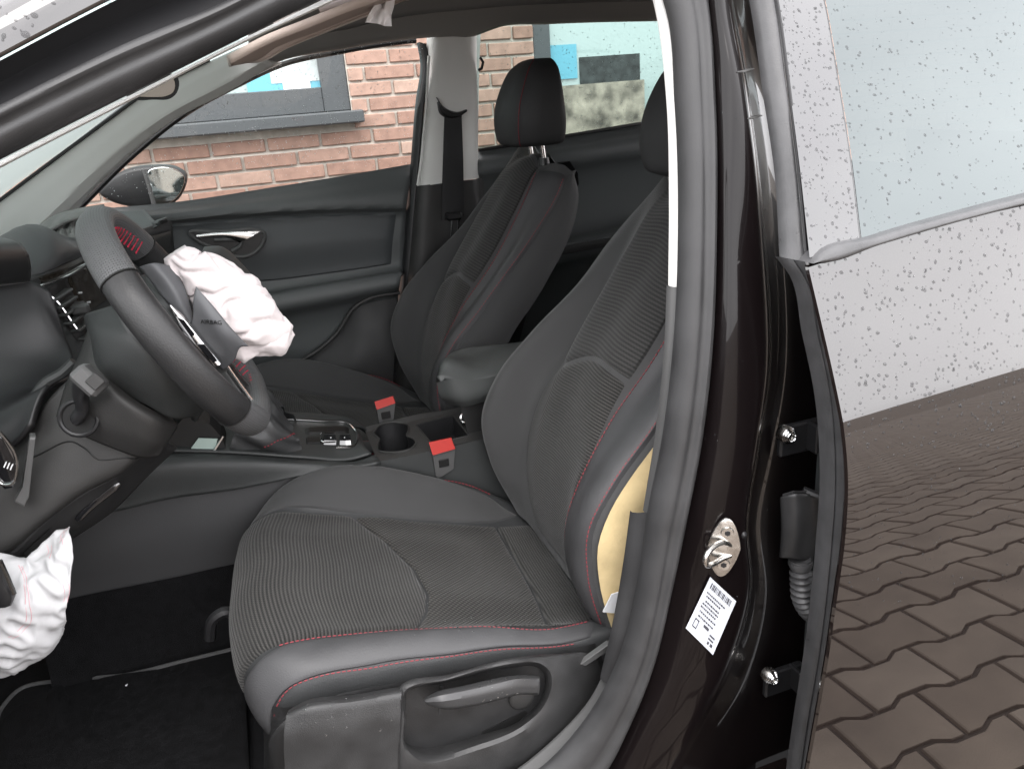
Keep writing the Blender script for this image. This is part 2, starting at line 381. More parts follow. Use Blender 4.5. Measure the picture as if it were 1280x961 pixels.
# building
M['mortar'] = mat('pale_mortar', (.50, .46, .41), .9, bump=.8, bscale=200, var=.15, vscale=30)
def brickmat():
    m = mat('orange_brick', (.34, .15, .09), .85, bump=.9, bscale=120)
    n = m.node_tree; b = n.nodes['Principled BSDF']; oi = n.nodes.new('ShaderNodeObjectInfo'); r = n.nodes.new('ShaderNodeValToRGB')
    e = r.color_ramp.elements; e[0].color = (.36, .215, .165, 1); e[1].color = (.52, .365, .295, 1); e.new(.5).color = (.45, .285, .225, 1)
    tc = n.nodes.new('ShaderNodeTexCoord'); nz = n.nodes.new('ShaderNodeTexNoise'); nz.inputs['Scale'].default_value = 25; nz.inputs['Detail'].default_value = 6
    geo = n.nodes.new('ShaderNodeNewGeometry'); n.links.new(geo.outputs['Position'], nz.inputs['Vector'])
    mx = n.nodes.new('ShaderNodeMix'); mx.data_type = 'RGBA'; mx.blend_type = 'MULTIPLY'; mx.inputs[0].default_value = .6
    n.links.new(oi.outputs['Random'], r.inputs[0]); n.links.new(r.outputs[0], mx.inputs[6]); n.links.new(nz.outputs['Fac'], mx.inputs[7]); n.links.new(mx.outputs[2], b.inputs['Base Color'])
    return m
M['brick'] = brickmat()
M['winframe'] = mat('slate_window_frame', (.062, .068, .072), .45, bump=.3, bscale=200)
M['pane'] = mat('window_pane', (.33, .41, .40), .06, coat=.5)
M['poster'] = mat('blue_poster', (.12, .36, .46), .5)
M['photo'] = mat('dark_poster', (.03, .035, .035), .5, var=.6, vscale=30)
M['pale'] = mat('pale_poster', (.45, .5, .5), .5, var=.3, vscale=8)
M['yard_refl'] = mat('painted_yard_reflection', (.26, .235, .19), .5, var=.75, vscale=13)  # blotchy colours of the yard mirrored in the glass
def paver():
    m = mat('concrete_paver', (.16, .12, .10), .75, bump=.9, bscale=180)
    n = m.node_tree; b = n.nodes['Principled BSDF']; oi = n.nodes.new('ShaderNodeObjectInfo'); r = n.nodes.new('ShaderNodeValToRGB')
    e = r.color_ramp.elements; e[0].color = (.150, .117, .090, 1); e[1].color = (.215, .175, .140, 1)
    geo = n.nodes.new('ShaderNodeNewGeometry'); nz = n.nodes.new('ShaderNodeTexNoise'); nz.inputs['Scale'].default_value = 6; nz.inputs['Detail'].default_value = 9
    n.links.new(geo.outputs['Position'], nz.inputs['Vector'])
    mx = n.nodes.new('ShaderNodeMix'); mx.data_type = 'RGBA'; mx.blend_type = 'MULTIPLY'; mx.inputs[0].default_value = .7
    n.links.new(oi.outputs['Random'], r.inputs[0]); n.links.new(r.outputs[0], mx.inputs[6]); n.links.new(nz.outputs['Fac'], mx.inputs[7]); n.links.new(mx.outputs[2], b.inputs['Base Color'])
    return m
M['paver'] = paver()
M['farpave'] = mat('distant_paving', (.098, .077, .059), .9, bump=.6, bscale=30, var=.2, vscale=3)
M['sand'] = mat('joint_sand', (.022, .018, .015), .95, bump=1, bscale=200, var=.4, vscale=12)

# ================================================================== THE SETTING: ground
g = MB(); g.grid(np.array([[[x, y, GZ-.018] for y in (-300, -20, 20, 300)] for x in (-300, -20, 20, 300)], float))
ground = build('ground', g, M['farpave'], kind='structure', smooth=False); ground['label'] = 'paved yard under and beside the car'
PL, PS = .235, .165
def paver_outline(dx=0., dy=0., j=.0068):
    a, h1, h2 = PL/2-j, PS/2+.012-j, PS/2-.012-j
    x1, x2 = PL*.33, PL*.17
    half = [(-a, h1), (-x1, h1), (-x2, h2), (x2, h2), (x1, h1), (a, h1)]
    return np.array(half+[(x, -y) for x, y in reversed(half)])
def paver_geo(mb, cx, cy, rot=0, tilt=0):
    O = paver_outline(); c, s = math.cos(rot), math.sin(rot); O = O@np.array([[c, s], [-s, c]])
    n = len(O); low = np.c_[O*1.0, np.full(n, -.03)]; mid = np.c_[O, np.full(n, -.003)]; top = np.c_[O*.965, np.full(n, .0)]
    V = np.vstack([low, mid, top])+np.array([cx, cy, 0]); V[:, 2] += tilt*(V[:, 0]-cx)
    F = [(k*n+i, k*n+(i+1) % n, (k+1)*n+(i+1) % n, (k+1)*n+i) for k in range(2) for i in range(n)]+[tuple(2*n+i for i in range(n))]
    mb.add(V, F)
pm = MB(); paver_geo(pm, 0, 0); pm = pm.mesh('paver', smooth=False); pm.materials.append(M['paver'])
far = MB(); cells = []
for i in range(-30, 70):
    for j in range(-66, 14):
        cells.append(((i+.5*(j % 2))*PL, j*PS-.02))
vis = sorted(cells, key=lambda c: (c[0]-1.35)**2*.55+(c[1]+2.1)**2)
near = set(vis[:285])
for (x, y) in cells:
    if (x, y) in near:
        o = bpy.data.objects.new('paver', pm); o.location = (x+rnd.uniform(-.001, .001), y+rnd.uniform(-.001, .001), GZ+rnd.uniform(-.0025, .0025))
        o.rotation_euler = (rnd.uniform(-.012, .012), rnd.uniform(-.012, .012), rnd.uniform(-.01, .01)); sc.collection.objects.link(o); o.parent = ground
    else: paver_geo(far, x, y)
q = MB(); q.grid(np.array([[[x, y, GZ-.012] for y in (-10.8, -4, 0, 2.2)] for x in (-6.9, 0, 8, 16.2)])); build('joint_sand', q, M['sand'], ground, kind='stuff', smooth=False)
fo = build('distant_pavers', far, M['paver'], ground, kind='stuff', smooth=False); fo.location.z = GZ

# ================================================================== THE BRICK BUILDING beyond the car
WY = 1.92
bld = empty('brick_building', (.4, WY+.3, GZ), 'orange brick building wall with dark framed windows behind the car', 'building')
CH, BL = .0625, .222
win1 = [at(150, 40, y=WY), at(436, 40, y=WY), at(440, 153, y=WY), at(150, 185, y=WY)]
w1x1 = at(436, 110, y=WY)[0]; w1z0 = at(440, 152, y=WY)[2]
w2x0 = at(668, 60, y=WY)[0]; w2x1 = w2x0+1.45; w2z0 = at(720, 210, y=WY)[2]-.1
w1x0 = w1x1-1.5; wtop = 2.2
mb = MB()
def wallbox(x0, x1, z0, z1): mb.box(((x0+x1)/2, WY+.125, (z0+z1)/2), x1-x0, .226, z1-z0)
wallbox(-4, w1x0, GZ, 3); wallbox(w1x0, w1x1, GZ, w1z0); wallbox(w1x0, w1x1, wtop, 3); wallbox(w1x1, w2x0, GZ, 3)
wallbox(w2x0, w2x1, GZ, w2z0); wallbox(w2x0, w2x1, wtop, 3); wallbox(w2x1, 6, GZ, 3)
build('wall', mb, M['mortar'], bld, smooth=False)
def bmesh_brick(L): 
    q = MB(); q.box((0, 0, 0), L, .05, CH-.012, bev=.003); me = q.mesh('brick', smooth=False); me.materials.append(M['brick']); return me
full, half_ = bmesh_brick(BL-.012), bmesh_brick(BL/2-.012)
farb = MB(); cand = []
k0 = int((GZ)/CH)
for k in range(0, 50):
    z = GZ+.03+k*CH
    if z > 2.98: break
    x = -3.9+(.5*BL if k % 2 else 0)+rnd.uniform(-.004, .004)
    while x < 5.9:
        a, b2 = x-BL/2+.006, x+BL/2-.006
        segs = [(a, b2)]
        for (hx0, hx1, hz0, hz1) in ((w1x0, w1x1, w1z0, wtop), (w2x0, w2x1, w2z0, wtop)):
            if hz0-.03 < z < hz1+.03:
                ns = []
                for (s0, s1) in segs:
                    if s1 <= hx0 or s0 >= hx1: ns.append((s0, s1)); continue
                    if s0 < hx0-.03: ns.append((s0, hx0-.004))
                    if s1 > hx1+.03: ns.append((hx1+.004, s1))
                segs = ns
        for (s0, s1) in segs: cand.append(((s0+s1)/2, z, s1-s0))
        x += BL
def key(c):
    px, py, _ = proj((c[0], WY, c[1])); return 0 if (90 < px < 880 and -10 < py < 290) else 1
shown = [c for c in cand if key(c) == 0][:298]; ss = set(shown); cache = {}
for c in cand:
    if c in ss:
        L = round(c[2], 3)
        if L not in cache: 
            q = MB(); q.box((0, 0, 0), L, .05, CH-.012, bev=.003); cache[L] = q.mesh('brick', smooth=False); cache[L].materials.append(M['brick'])
        o = bpy.data.objects.new('brick', cache[L]); place(o, bld)
        o.location = (c[0], WY+.022+rnd.uniform(-.003, .003), c[1]+rnd.uniform(-.0015, .0015)); o.rotation_euler = (0, rnd.uniform(-.006, .006), 0)
    else: farb.box((c[0], WY+.022, c[1]), c[2], .05, CH-.012)
build('other_bricks', farb, M['brick'], bld, kind='stuff', smooth=False)
def window(x0, x1, z0, z1, lab, fw=.11, low=.10):
    f = MB(); yy = WY+.05
    for (a, b, c, d) in ((x0, x0+fw, z0, z1), (x1-fw, x1, z0, z1)): f.box(((a+b)/2, yy, (c+d)/2), b-a, .07, d-c, bev=.004)
    f.box(((x0+x1)/2, yy+.002, z0+low/2), x1-x0-2*fw, .064, low, bev=.004); f.box(((x0+x1)/2, yy+.002, z1-fw/2), x1-x0-2*fw, .064, fw, bev=.004)
    o = build('window', f, M['winframe'], bld, lab, smooth=False)
    p = MB(); p.box(((x0+x1)/2, yy+.012, (z0+z1)/2), x1-x0-2*fw+.01, .008, z1-z0-.05); build('pane', p, M['pane'], o, smooth=False)
    return o
win_a = window(w1x0, w1x1, w1z0+.045, wtop, 'slate framed window with a thick wet sill, left of the door pillar')
s_ = MB(); s_.box(((w1x0+w1x1)/2+.01, WY-.015, w1z0+.02), w1x1-w1x0+.05, .16, .05, bev=.006); build('sill', s_, M['winframe'], win_a, smooth=False)
win_b = window(w2x0, w2x1, w2z0, wtop, 'slate framed window with posters, seen behind the headrest', fw=.085)
def card(name, px0, py0, px1, py1, m, par, dy=.03, lab=None):
    a, b = at(px0, py0, y=WY+dy), at(px1, py1, y=WY+dy)
    q = MB(); q.box(((a[0]+b[0])/2, WY+dy, (a[2]+b[2])/2), abs(b[0]-a[0]), .003, abs(b[2]-a[2])); return build(name, q, m, par, lab, smooth=False)
yy_ = .05
card('poster', 676, 58, 722, 98, M['poster'], win_b, yy_, 'blue poster')
card('dark_picture', 724, 72, 800, 104, M['photo'], win_b, yy_+.004, 'dark picture')
card('yard_reflection', 672, 110, 806, 160, M['yard_refl'], win_b, yy_+.002, 'painted reflection of the yard on the pane')  # coloured card stands in for the yard's reflection in the pane
card('notice', 352, 97, 389, 113, M['label'], win_a, yy_, 'white notice')
card('picture', 300, 60, 408, 120, M['poster'], win_a, yy_+.004, 'blue picture')
card('pale_picture', 330, 50, 412, 100, M['pale'], win_a, yy_+.002)
# ================================================================== THE CAR
car = empty('car', (.3, 0, GZ), 'wet brown-black hatchback with the driver door open, showing both front seats', 'car')
def part(name, mb, m, label=None, **k): return build(name, mb, m, car, label, **k)
# ---- far front door
fd = Surf([row(.745, (55, 266), (233, 251), (330, 236), (420, 221.5), (515, 205)),
           row(.742, (55, 270), (233, 255), (330, 240), (420, 225.5), (515, 209)),
           row(.70, (55, 282), (182, 271), (330, 258), (420, 250), (510, 244)),
           row(.70, (55, 290), (182, 278), (330, 266), (420, 262), (508, 261)),
           row(.718, (55, 293), (182, 281), (330, 269), (420, 265), (508, 264)),
           row(.715, (55, 340), (180, 330), (330, 310), (420, 300), (506, 295)),
           row(.705, (100, 420), (250, 385), (330, 366), (420, 350), (504, 336)),
           row(.65, (100, 432), (250, 395), (330, 373), (420, 356), (502, 342)),
           row(.64, (100, 445), (250, 408), (330, 388), (420, 370), (500, 354)),
           row(.69, (100, 462), (250, 424), (330, 403), (420, 386), (498, 368)),
           row(.71, (100, 500), (250, 470), (330, 450), (420, 430), (495, 415)),
           row(.70, (100, 620), (250, 600), (330, 580), (420, 560), (480, 545))], 60, 90)
fdoor = part('front_door', fd.whole(), M['doorcard'], 'passenger front door card, far side of the cabin', thick=.012)
ins = fd.patch(fd.px((150, 284), (330, 272), (420, 268), (497, 265)), fd.px((150, 340), (330, 352), (420, 341), (490, 331)), 50, 30, .001, .005, 30)
build('door_insert', ins, mat('door_insert_vinyl', (.047, .052, .055), .5, bump=.3, bscale=900), fdoor)
def ring_px(y, pts): return np.array(row(y, *pts))
# handle: bezel, cup, lever
hb = MB(); hp = cr(ring_px(.69, [(238, 293), (280, 290), (322, 288), (330, 291), (328, 305), (318, 316), (303, 321), (282, 317), (262, 308), (246, 300)]), 50, True)
hb.tube(hp, .0055, 8, closed=True); hbz = build('handle_bezel', hb, M['grey'], fdoor)
hc = MB(); hc.prism(hp, (0, .016, 0)); build('handle_cup', hc, M['black'], hbz, smooth=False)
hl = strip(row(.682, (245, 293), (275, 290), (326, 289)), row(.682, (247, 298), (280, 297), (300, 303)), .006, .01, 24); build('door_handle', hl, M['chrome'], hbz)
hr = MB(); hr.tube(row(.688, (268, 300), (290, 299), (303, 300), (300, 308), (290, 314)), .007, 8); build('handle_lever', hr, M['grey'], hbz)
pk = MB(); pk.tube(cr(row(.675, (378, 450), (400, 436), (420, 418), (446, 382), (460, 374), (500, 366)), 30), .006, 8); build('pocket_edge', pk, M['plastic2'], fdoor)
pk2 = Surf([row(.69, (380, 450), (405, 434), (424, 416), (448, 385), (496, 372)), row(.655, (400, 470), (420, 462), (440, 450), (465, 430), (494, 425)), row(.65, (400, 520), (430, 515), (450, 510), (470, 505), (490, 500))]).whole()
build('door_pocket', pk2, M['plastic'], fdoor)
gl = MB(); gl.grid(np.array([row(.76, (60, 285), (515, 215)), row(.63, (300, 40), (545, 40))])); build('window_pane', gl, M['glassfar'], fdoor, smooth=False)
# black rear edge seal of the far door
build('window_seal', strip(row(.70, (524, 53), (528, 75), (522, 130), (516, 205), (507, 300), (497, 400), (487, 470)), row(.69, (533, 56), (537, 75), (531, 130), (524, 205), (516, 300), (507, 400), (500, 470)), .006, .03), M['black'], fdoor)
# exterior mirror on the far door
mo = cr(ring_px(.93, [(124, 240), (138, 223), (158, 212), (190, 207), (222, 210), (233, 218), (231, 236), (222, 250), (205, 258), (190, 262), (165, 258), (140, 251)]), 40, True)
mm = MB(); mm.prism(mo, (0, -.03, 0), .012); mm.prism(mo, (0, .09, 0), .04); mir = build('exterior_mirror', mm, M['black'], fdoor, angle=60)
mg = MB(); mg.prism(cr(ring_px(.899, [(186, 213), (222, 213), (230, 220), (228, 236), (219, 249), (199, 257)]), 30, True), (0, -.006, 0), .002); build('mirror_glass', mg, M['mirror'], mir, smooth=False)
mt = MB(); mt.tube(row(.893, (180, 212), (186, 232), (193, 258)), .006, 8); build('mirror_edge', mt, M['grey'], mir)
# ---- far centre pillar
bp = Surf([row(.70, (533, 40), (534, 90), (529, 150), (523, 200), (520, 234)), row(.665, (540, 40), (540, 90), (535, 150), (530, 200), (527, 233)),
           row(.655, (565, 40), (565, 90), (565, 150), (563, 200), (561, 228)), row(.665, (592, 36), (592, 90), (592, 150), (592, 200), (592, 224)), row(.72, (601, 40), (599, 90), (598, 150), (598, 200), (600, 222))]).whole()
pil = part('far_pillar_trim', bp, M['trim'], 'pale upper trim of the far centre pillar')
bl_ = Surf([row(.70, (519, 233), (509, 330), (497, 430), (485, 520)), row(.662, (527, 232), (519, 330), (510, 430), (500, 520)), row(.66, (560, 228), (560, 330), (555, 430), (550, 520)), row(.67, (594, 224), (600, 330), (605, 430), (610, 520)), row(.73, (604, 222), (612, 330), (620, 430), (625, 520))]).whole()
build('lower_trim', bl_, M['plastic2'], pil)
pe = MB(); pe.tube(row(.66, (536, 70), (533, 130), (527, 200), (522, 232)), .004, 8); build('trim_edge', pe, M['trimwhite'], pil)
bg_ = strip(row(.645, (546, 122), (552, 131), (562, 138), (574, 140), (583, 137)), row(.645, (547, 128), (551, 143), (560, 148), (573, 147), (582, 141)), .012, .02, 24)
sb = part('far_seat_belt', strip(row(.645, (556, 142), (554, 200), (552, 276)), row(.645, (577, 142), (579, 200), (580, 270)), .003, .004), M['belt'], 'black seat belt hanging on the far pillar')
build('belt_guide', bg_, M['black'], sb)
bh = MB(); c_ = at(567, 270, y=.63); bh.box(c_, .05, .03, .022, bev=.006); build('belt_stop', bh, M['black'], sb)
bt = MB(); bt.tube(row(.63, (565, 276), (564, 296), (572, 296), (573, 276)), .003, 6); build('belt_tongue', bt, M['chrome'], sb)
# ---- far rear door
rd = Surf([row(.745, (597, 189), (660, 178), (720, 169), (780, 159), (850, 147), (930, 134)), row(.742, (597, 193), (660, 182), (720, 173), (780, 163), (850, 151), (930, 138)),
           row(.70, (597, 205), (660, 196), (720, 187), (780, 178), (850, 168), (930, 156)), row(.70, (597, 218), (660, 210), (720, 204), (780, 196), (850, 186), (930, 175)),
           row(.72, (597, 224), (660, 216), (720, 210), (780, 202), (850, 192), (930, 181)), row(.72, (597, 300), (660, 296), (720, 292), (780, 280), (850, 265), (930, 250)),
           row(.66, (597, 325), (660, 316), (720, 304), (780, 292), (850, 277), (930, 262)), row(.66, (597, 340), (660, 332), (720, 318), (780, 306), (850, 291), (930, 276)),
           row(.71, (597, 355), (660, 346), (720, 334), (780, 322), (850, 306), (930, 292)), row(.70, (600, 560), (660, 540), (720, 530), (780, 520), (850, 500), (930, 490))], 50, 70)
rdoor = part('far_rear_door', rd.whole(), M['doorcard'], 'rear passenger door card in shade, far side', thick=.012)
gl = MB(); gl.grid(np.array([row(.765, (596, 200), (950, 140)), row(.63, (596, 20), (930, 10))])); build('window_pane', gl, M['glassrear'], rdoor, smooth=False)
build('armrest', rd.patch(rd.px((690, 311), (735, 302), (800, 289)), rd.px((690, 322), (735, 314), (800, 301)), 20, 8, .001, .006), M['plastic2'], rdoor)
gm = MB(); gm.tube(row(.74, (598, 188), (720, 168), (930, 133)), .005, 6); build('window_seal', gm, M['black'], rdoor)
# ---- roof lining and far roof rail
rail = Surf([row(.655, (322, 90), (340, 81), (430, 62), (500, 51), (530, 48), (565, 46), (592, 46), (606, 41), (626, 34), (680, 31), (730, 29), (830, 27), (960, 26)),
             row(.63, (318, 84), (338, 76), (430, 58), (500, 47), (530, 43), (565, 41), (592, 40), (606, 36), (626, 30), (680, 27), (730, 25), (830, 23), (960, 22)),
             row(.56, (312, 58), (330, 52), (420, 40), (500, 22), (530, 18), (565, 14), (592, 12), (606, 11), (626, 9), (680, 6), (730, 4), (830, 2), (960, 0)),
             ], 80, 20)
roof = part('roof_lining', rail.whole(), M['headliner'], 'dark grey roof lining and far roof rail', thick=.01)
A_ = rail.G[:, -1]; k_ = [int(i) for i in np.linspace(0, 79, 14)]
cl = np.stack([np.array([A_[i], A_[i]+[0.0, -.12, .028], A_[i]+[.0, -.45, .05], [A_[i][0], -.25, A_[i][2]+.055], [A_[i][0], -.50, A_[i][2]+.03], [A_[i][0], -.60, A_[i][2]-.01]]) for i in k_])
build('ceiling', Surf(list(cl.transpose(1, 0, 2)), 40, 30).whole(), M['headliner'], roof, thick=.01)
gh = MB(); gh.tube(cr(row(.60, (402, 50), (404, 40), (412, 33), (424, 29), (430, 34)), 16), .011, 8); build('grab_handle', gh, M['headliner'], roof)
gh = MB(); gh.tube(cr(row(.60, (478, 30), (488, 24), (497, 24), (503, 31)), 12), .010, 8); build('grab_handle', gh, M['headliner'], roof)
hk = MB(); hk.tube(row(.62, (600, 72), (604, 78), (602, 86), (598, 88)), .004, 6); build('coat_hook', hk, M['black'], roof)
# outer roof skin and rear closure
ro = MB(); ro.grid(np.array([[[x, y, 1.40+.055*(1-(y/.62)**2)+.03*math.sin((x+.3)*1.6)] for y in np.linspace(-.62, .64, 9)] for x in np.linspace(-.15, 2.2, 12)]))
part('roof_panel', ro, M['paint'], thick=.004)
bk = MB(); bk.grid(np.array([[[2.0+.1*(1.3-z), y, z] for y in (-.7, -.3, .3, .7)] for z in (0, .5, .95)])); part('rear_bulkhead', bk, M['plastic'])
rs = Surf([rowxz(-.6, (.72, .30), (.72, .40), (.78, .44), (1.1, .40), (1.2, .42), (1.25, .6), (1.33, .85), (1.38, .92)), rowxz(0, (.72, .30), (.72, .41), (.78, .45), (1.1, .42), (1.2, .44), (1.24, .6), (1.32, .85), (1.37, .93)), rowxz(.62, (.72, .30), (.72, .40), (.78, .44), (1.1, .40), (1.2, .42), (1.25, .6), (1.33, .85), (1.38, .92))])
part('rear_bench', rs.whole(), M['cloth'], 'dark rear bench behind the front seats', thick=.03)
# ---- far windscreen pillar
ap = Surf([row(.60, (-160, 385), (-80, 315), (0, 252), (90, 185), (185, 115), (262, 77), (310, 55)), row(.60, (-140, 400), (-60, 330), (10, 275), (105, 198), (200, 126), (275, 86), (322, 64)),
           row(.605, (-110, 410), (-30, 345), (40, 290), (120, 212), (205, 146), (285, 103), (332, 75)), row(.63, (-60, 420), (20, 350), (60, 292), (128, 222), (215, 152), (295, 110), (342, 80)),
           row(.67, (0, 420), (60, 350), (100, 258), (160, 197), (240, 134), (310, 98), (352, 80))], 60, 30, True)
apil = part('far_windscreen_pillar', ap.whole(), M['trim'], 'pale far windscreen pillar trim, bright on its upper face', thick=.01, angle=25)
ps_ = MB(); ps_.tube(cr(row(.69, (98, 262), (160, 200), (240, 137), (300, 105), (350, 82), (430, 64), (500, 53), (520, 51)), 60), .007, 8); build('pillar_seal', ps_, M['black'], apil)
ps_ = MB(); ps_.tube(row(.595, (-80, 313), (0, 250), (90, 183), (185, 113), (262, 75)), .004, 6); build('glass_seal', ps_, M['black'], apil)
wa, wb = row(.62, (-300, 480), (-150, 370), (0, 246), (90, 180), (185, 110), (300, 50)), [np.array(p) for p in ((-1.33, -.66, .80), (-1.10, -.665, .93), (-.80, -.66, 1.09), (-.62, -.65, 1.175), (-.45, -.64, 1.25), (-.26, -.62, 1.31))]
wg = strip(wa, wb, 0, 0, 30, 8); part('windscreen', wg, M['windscreen'], 'wet pale windscreen')
# interior mirror and visor
im = MB(); im.prism(cr(np.array([at(p[0], p[1], y=.0) for p in [(160, 121), (176, 112), (198, 100), (216, 93), (221, 96), (220, 118), (214, 123), (190, 125), (170, 125)]]), 36, True), (-.02, .05, .01), .0)
imr = part('interior_mirror', im, M['black'], angle=60)
ig = MB(); ig.prism(cr(np.array([at(p[0], p[1], y=-.004) for p in [(168, 119), (180, 112), (200, 102), (215, 96), (217, 99), (216, 116), (210, 119.5), (190, 121.5)]]), 30, True), (0, -.002, 0)); build('mirror_glass', ig, M['tan'], imr, 'mirror face, its reflection painted tan', smooth=False)  # matte tan painted in place of what the mirror reflects
sv = Surf([row(-.30, (283, 70), (330, 45), (380, 25), (430, 5), (490, -16)), row(-.22, (284, 74), (332, 53), (382, 32), (432, 10), (492, -10)), row(-.12, (290, 76), (325, 70), (345, 56), (400, 34), (470, 7), (500, -4)), row(-.10, (300, 79), (330, 74), (355, 62), (405, 40), (474, 13), (510, 0)), row(-.13, (300, 77), (330, 72), (355, 60), (405, 38), (474, 11), (510, -2))], 40, 24)
vis_ = part('sun_visor', MB().grid(sv.G[:, :15]), M['tan'], 'tan sun visor folded up', thick=.012)
build('visor_edge', sv.patch([(0, .52), (1, .52)], [(0, .98), (1, .98)], 40, 10, .001, .006, 6, straight=True), M['tanedge'], vis_)
q = MB(); q.grid(np.array([row(-.29, (338, 28), (374, 13)), row(-.285, (344, 30), (374, 18))])); build('warning_label', q, M['label'], vis_, thick=.001)
# ---- dashboard
pad = Surf([row(.62, (-60, 330), (20, 310), (60, 288), (110, 270), (180, 262)), [at(-100, 330, y=.3), at(0, 305, y=.3), at(45, 299, y=.25), at(100, 296, y=.25), at(200, 280, y=.5)],
            [at(-100, 360, y=-.1), at(0, 350, y=-.12), at(42, 336, y=-.12), at(106, 312, y=.10), at(215, 280, y=.58)], [at(-100, 370, y=-.12), at(0, 358, y=-.14), at(43, 343, y=-.13), at(108, 319, y=.09), at(216, 288, y=.57)]], 40, 30)
dash = part('dashboard', pad.whole(), M['dashpad'], 'grey dashboard top beneath the windscreen', thick=.01)
fc = Surf([[at(-60, 370, y=-.16), at(44, 343, y=-.13), at(108, 319, y=.09), at(216, 288, y=.57)], [at(-60, 390, y=-.16), at(44, 358, y=-.13), at(112, 330, y=.09), at(218, 310, y=.57)], [at(-30, 450, y=-.16), at(80, 425, y=-.13), at(140, 400, y=.08), at(240, 400, y=.57)], [at(20, 560, y=-.16), at(140, 500, y=-.14), at(190, 480, y=.06), at(260, 520, y=.57)], [at(60, 680, y=-.16), at(170, 600, y=-.14), at(220, 570, y=.06), at(280, 620, y=.57)]], 40, 40)
build('dash_face', fc.whole(), M['dash'], dash, thick=.01)
build('decor_strip', fc.patch(fc.px((46, 347), (110, 322)), fc.px((50, 357), (113, 328)), 30, 8, .001, .003, 20, straight=True), M['screen'], dash, 'brown gloss strip')
q = MB(); q.tube(fc.point(np.array(cr(fc.px((92, 412), (60, 374), (46, 359), (80, 345), (116, 327)), 40)), .0075), .0026, 6); build('chrome_line', q, M['chrome'], dash)
build('screen', fc.patch(fc.px((82, 342), (125, 324)), fc.px((108, 395), (150, 370)), 20, 20, .001, .003, 20, straight=True), M['screen'], dash, 'dark gloss centre screen')
vr = fc.patch(fc.px((50, 362), (80, 344)), fc.px((96, 430), (122, 408)), 16, 20, .0, .001, 20, straight=True); vent = build('air_vent', vr, M['gap'], dash)
for k in range(6):
    t = k/5; a = (56+42*t, 378+48*t); b = (80+36*t, 362+46*t)
    q = MB(); pa, pb = fc.point(fc.px(a)[0], .008), fc.point(fc.px(b)[0], .008); ax = (pb-pa)/np.linalg.norm(pb-pa); nn = np.cross(ax, [0, 0, 1]); nn /= np.linalg.norm(nn)
    q.box((pa+pb)/2, np.linalg.norm(pb-pa), .018, .005, (ax, nn, np.cross(ax, nn)), .0015); build('slat', q, M['grey'], vent, smooth=False)
q = MB(); pa = fc.point(fc.px((90, 389))[0], .016); q.box(pa, .03, .02, .018, bev=.004); build('vent_knob', q, M['grey'], vent)
for (a, b) in ((92, 367), (102, 379)):
    q = MB(); q.box(fc.point(fc.px((a+4, b))[0], .007), .006, .003, .0025); build('screen_mark', q, M['label'], dash, smooth=False)
# torn passenger airbag flap and foil
tf = Surf([row(.30, (35, 299), (50, 281), (70, 268), (95, 261), (130, 255)), row(.26, (37, 300), (54, 287), (74, 274), (97, 266), (130, 262)), row(.24, (40, 301), (58, 290), (76, 279), (98, 271), (130, 268))], 30, 10)
flap = build('torn_airbag_flap', tf.whole(), M['silver'], dash, 'torn grey flap of the passenger airbag', thick=.006)
q = MB(); G = Surf([row(.30, (46, 299), (62, 288), (85, 277), (120, 268)), row(.24, (46, 300), (66, 292), (88, 286), (120, 284)), row(.2, (44, 303), (70, 302), (95, 303), (120, 304))], 26, 14).G
for i in range(26):
    for j in range(14): G[i, j] += np.array([0, 0, 1])*.008*math.sin(i*1.3+j*.7)*math.sin(j*.9)
q.grid(G); build('foil', q, M['silver'], flap, angle=15)
# instrument hood
hd = Surf([row(-.24, (-90, 300), (-20, 297), (8, 298), (26, 305), (36, 320), (39, 336), (38, 352)), row(-.40, (-150, 300), (-70, 296), (-40, 298), (-20, 306), (-8, 322), (-4, 340), (-4, 356))], 40, 12)
hood = build('instrument_hood', hd.whole(), M['black'], dash, thick=.01)
q = MB(); q.prism(row(-.25, (-90, 302), (-20, 299), (8, 300), (24, 306), (34, 320), (37, 336), (36, 353), (-90, 370)), (0, .012, 0)); build('hood_side', q, M['black'], dash, smooth=False)
cs = Surf([row(-.22, (-120, 372), (-20, 356), (36, 350), (62, 362)), row(-.24, (-120, 400), (-10, 395), (50, 392), (82, 420)), row(-.27, (-120, 450), (-20, 450), (50, 450), (92, 450)), row(-.30, (-120, 480), (-20, 490), (40, 480), (86, 468)), row(-.36, (-120, 540), (-20, 530), (20, 505), (56, 482)), row(-.39, (-120, 580), (-30, 570), (10, 560), (36, 530))], 40, 40)
build('instrument_surround', cs.whole(), M['gloss' if False else 'black'], dash, thick=.01)
q = MB(); q.tube(cr(row(-.35, (93, 452), (78, 466), (58, 478), (42, 500), (34, 525), (34, 548)), 30), .008, 8); build('surround_edge', q, M['dash'], dash)
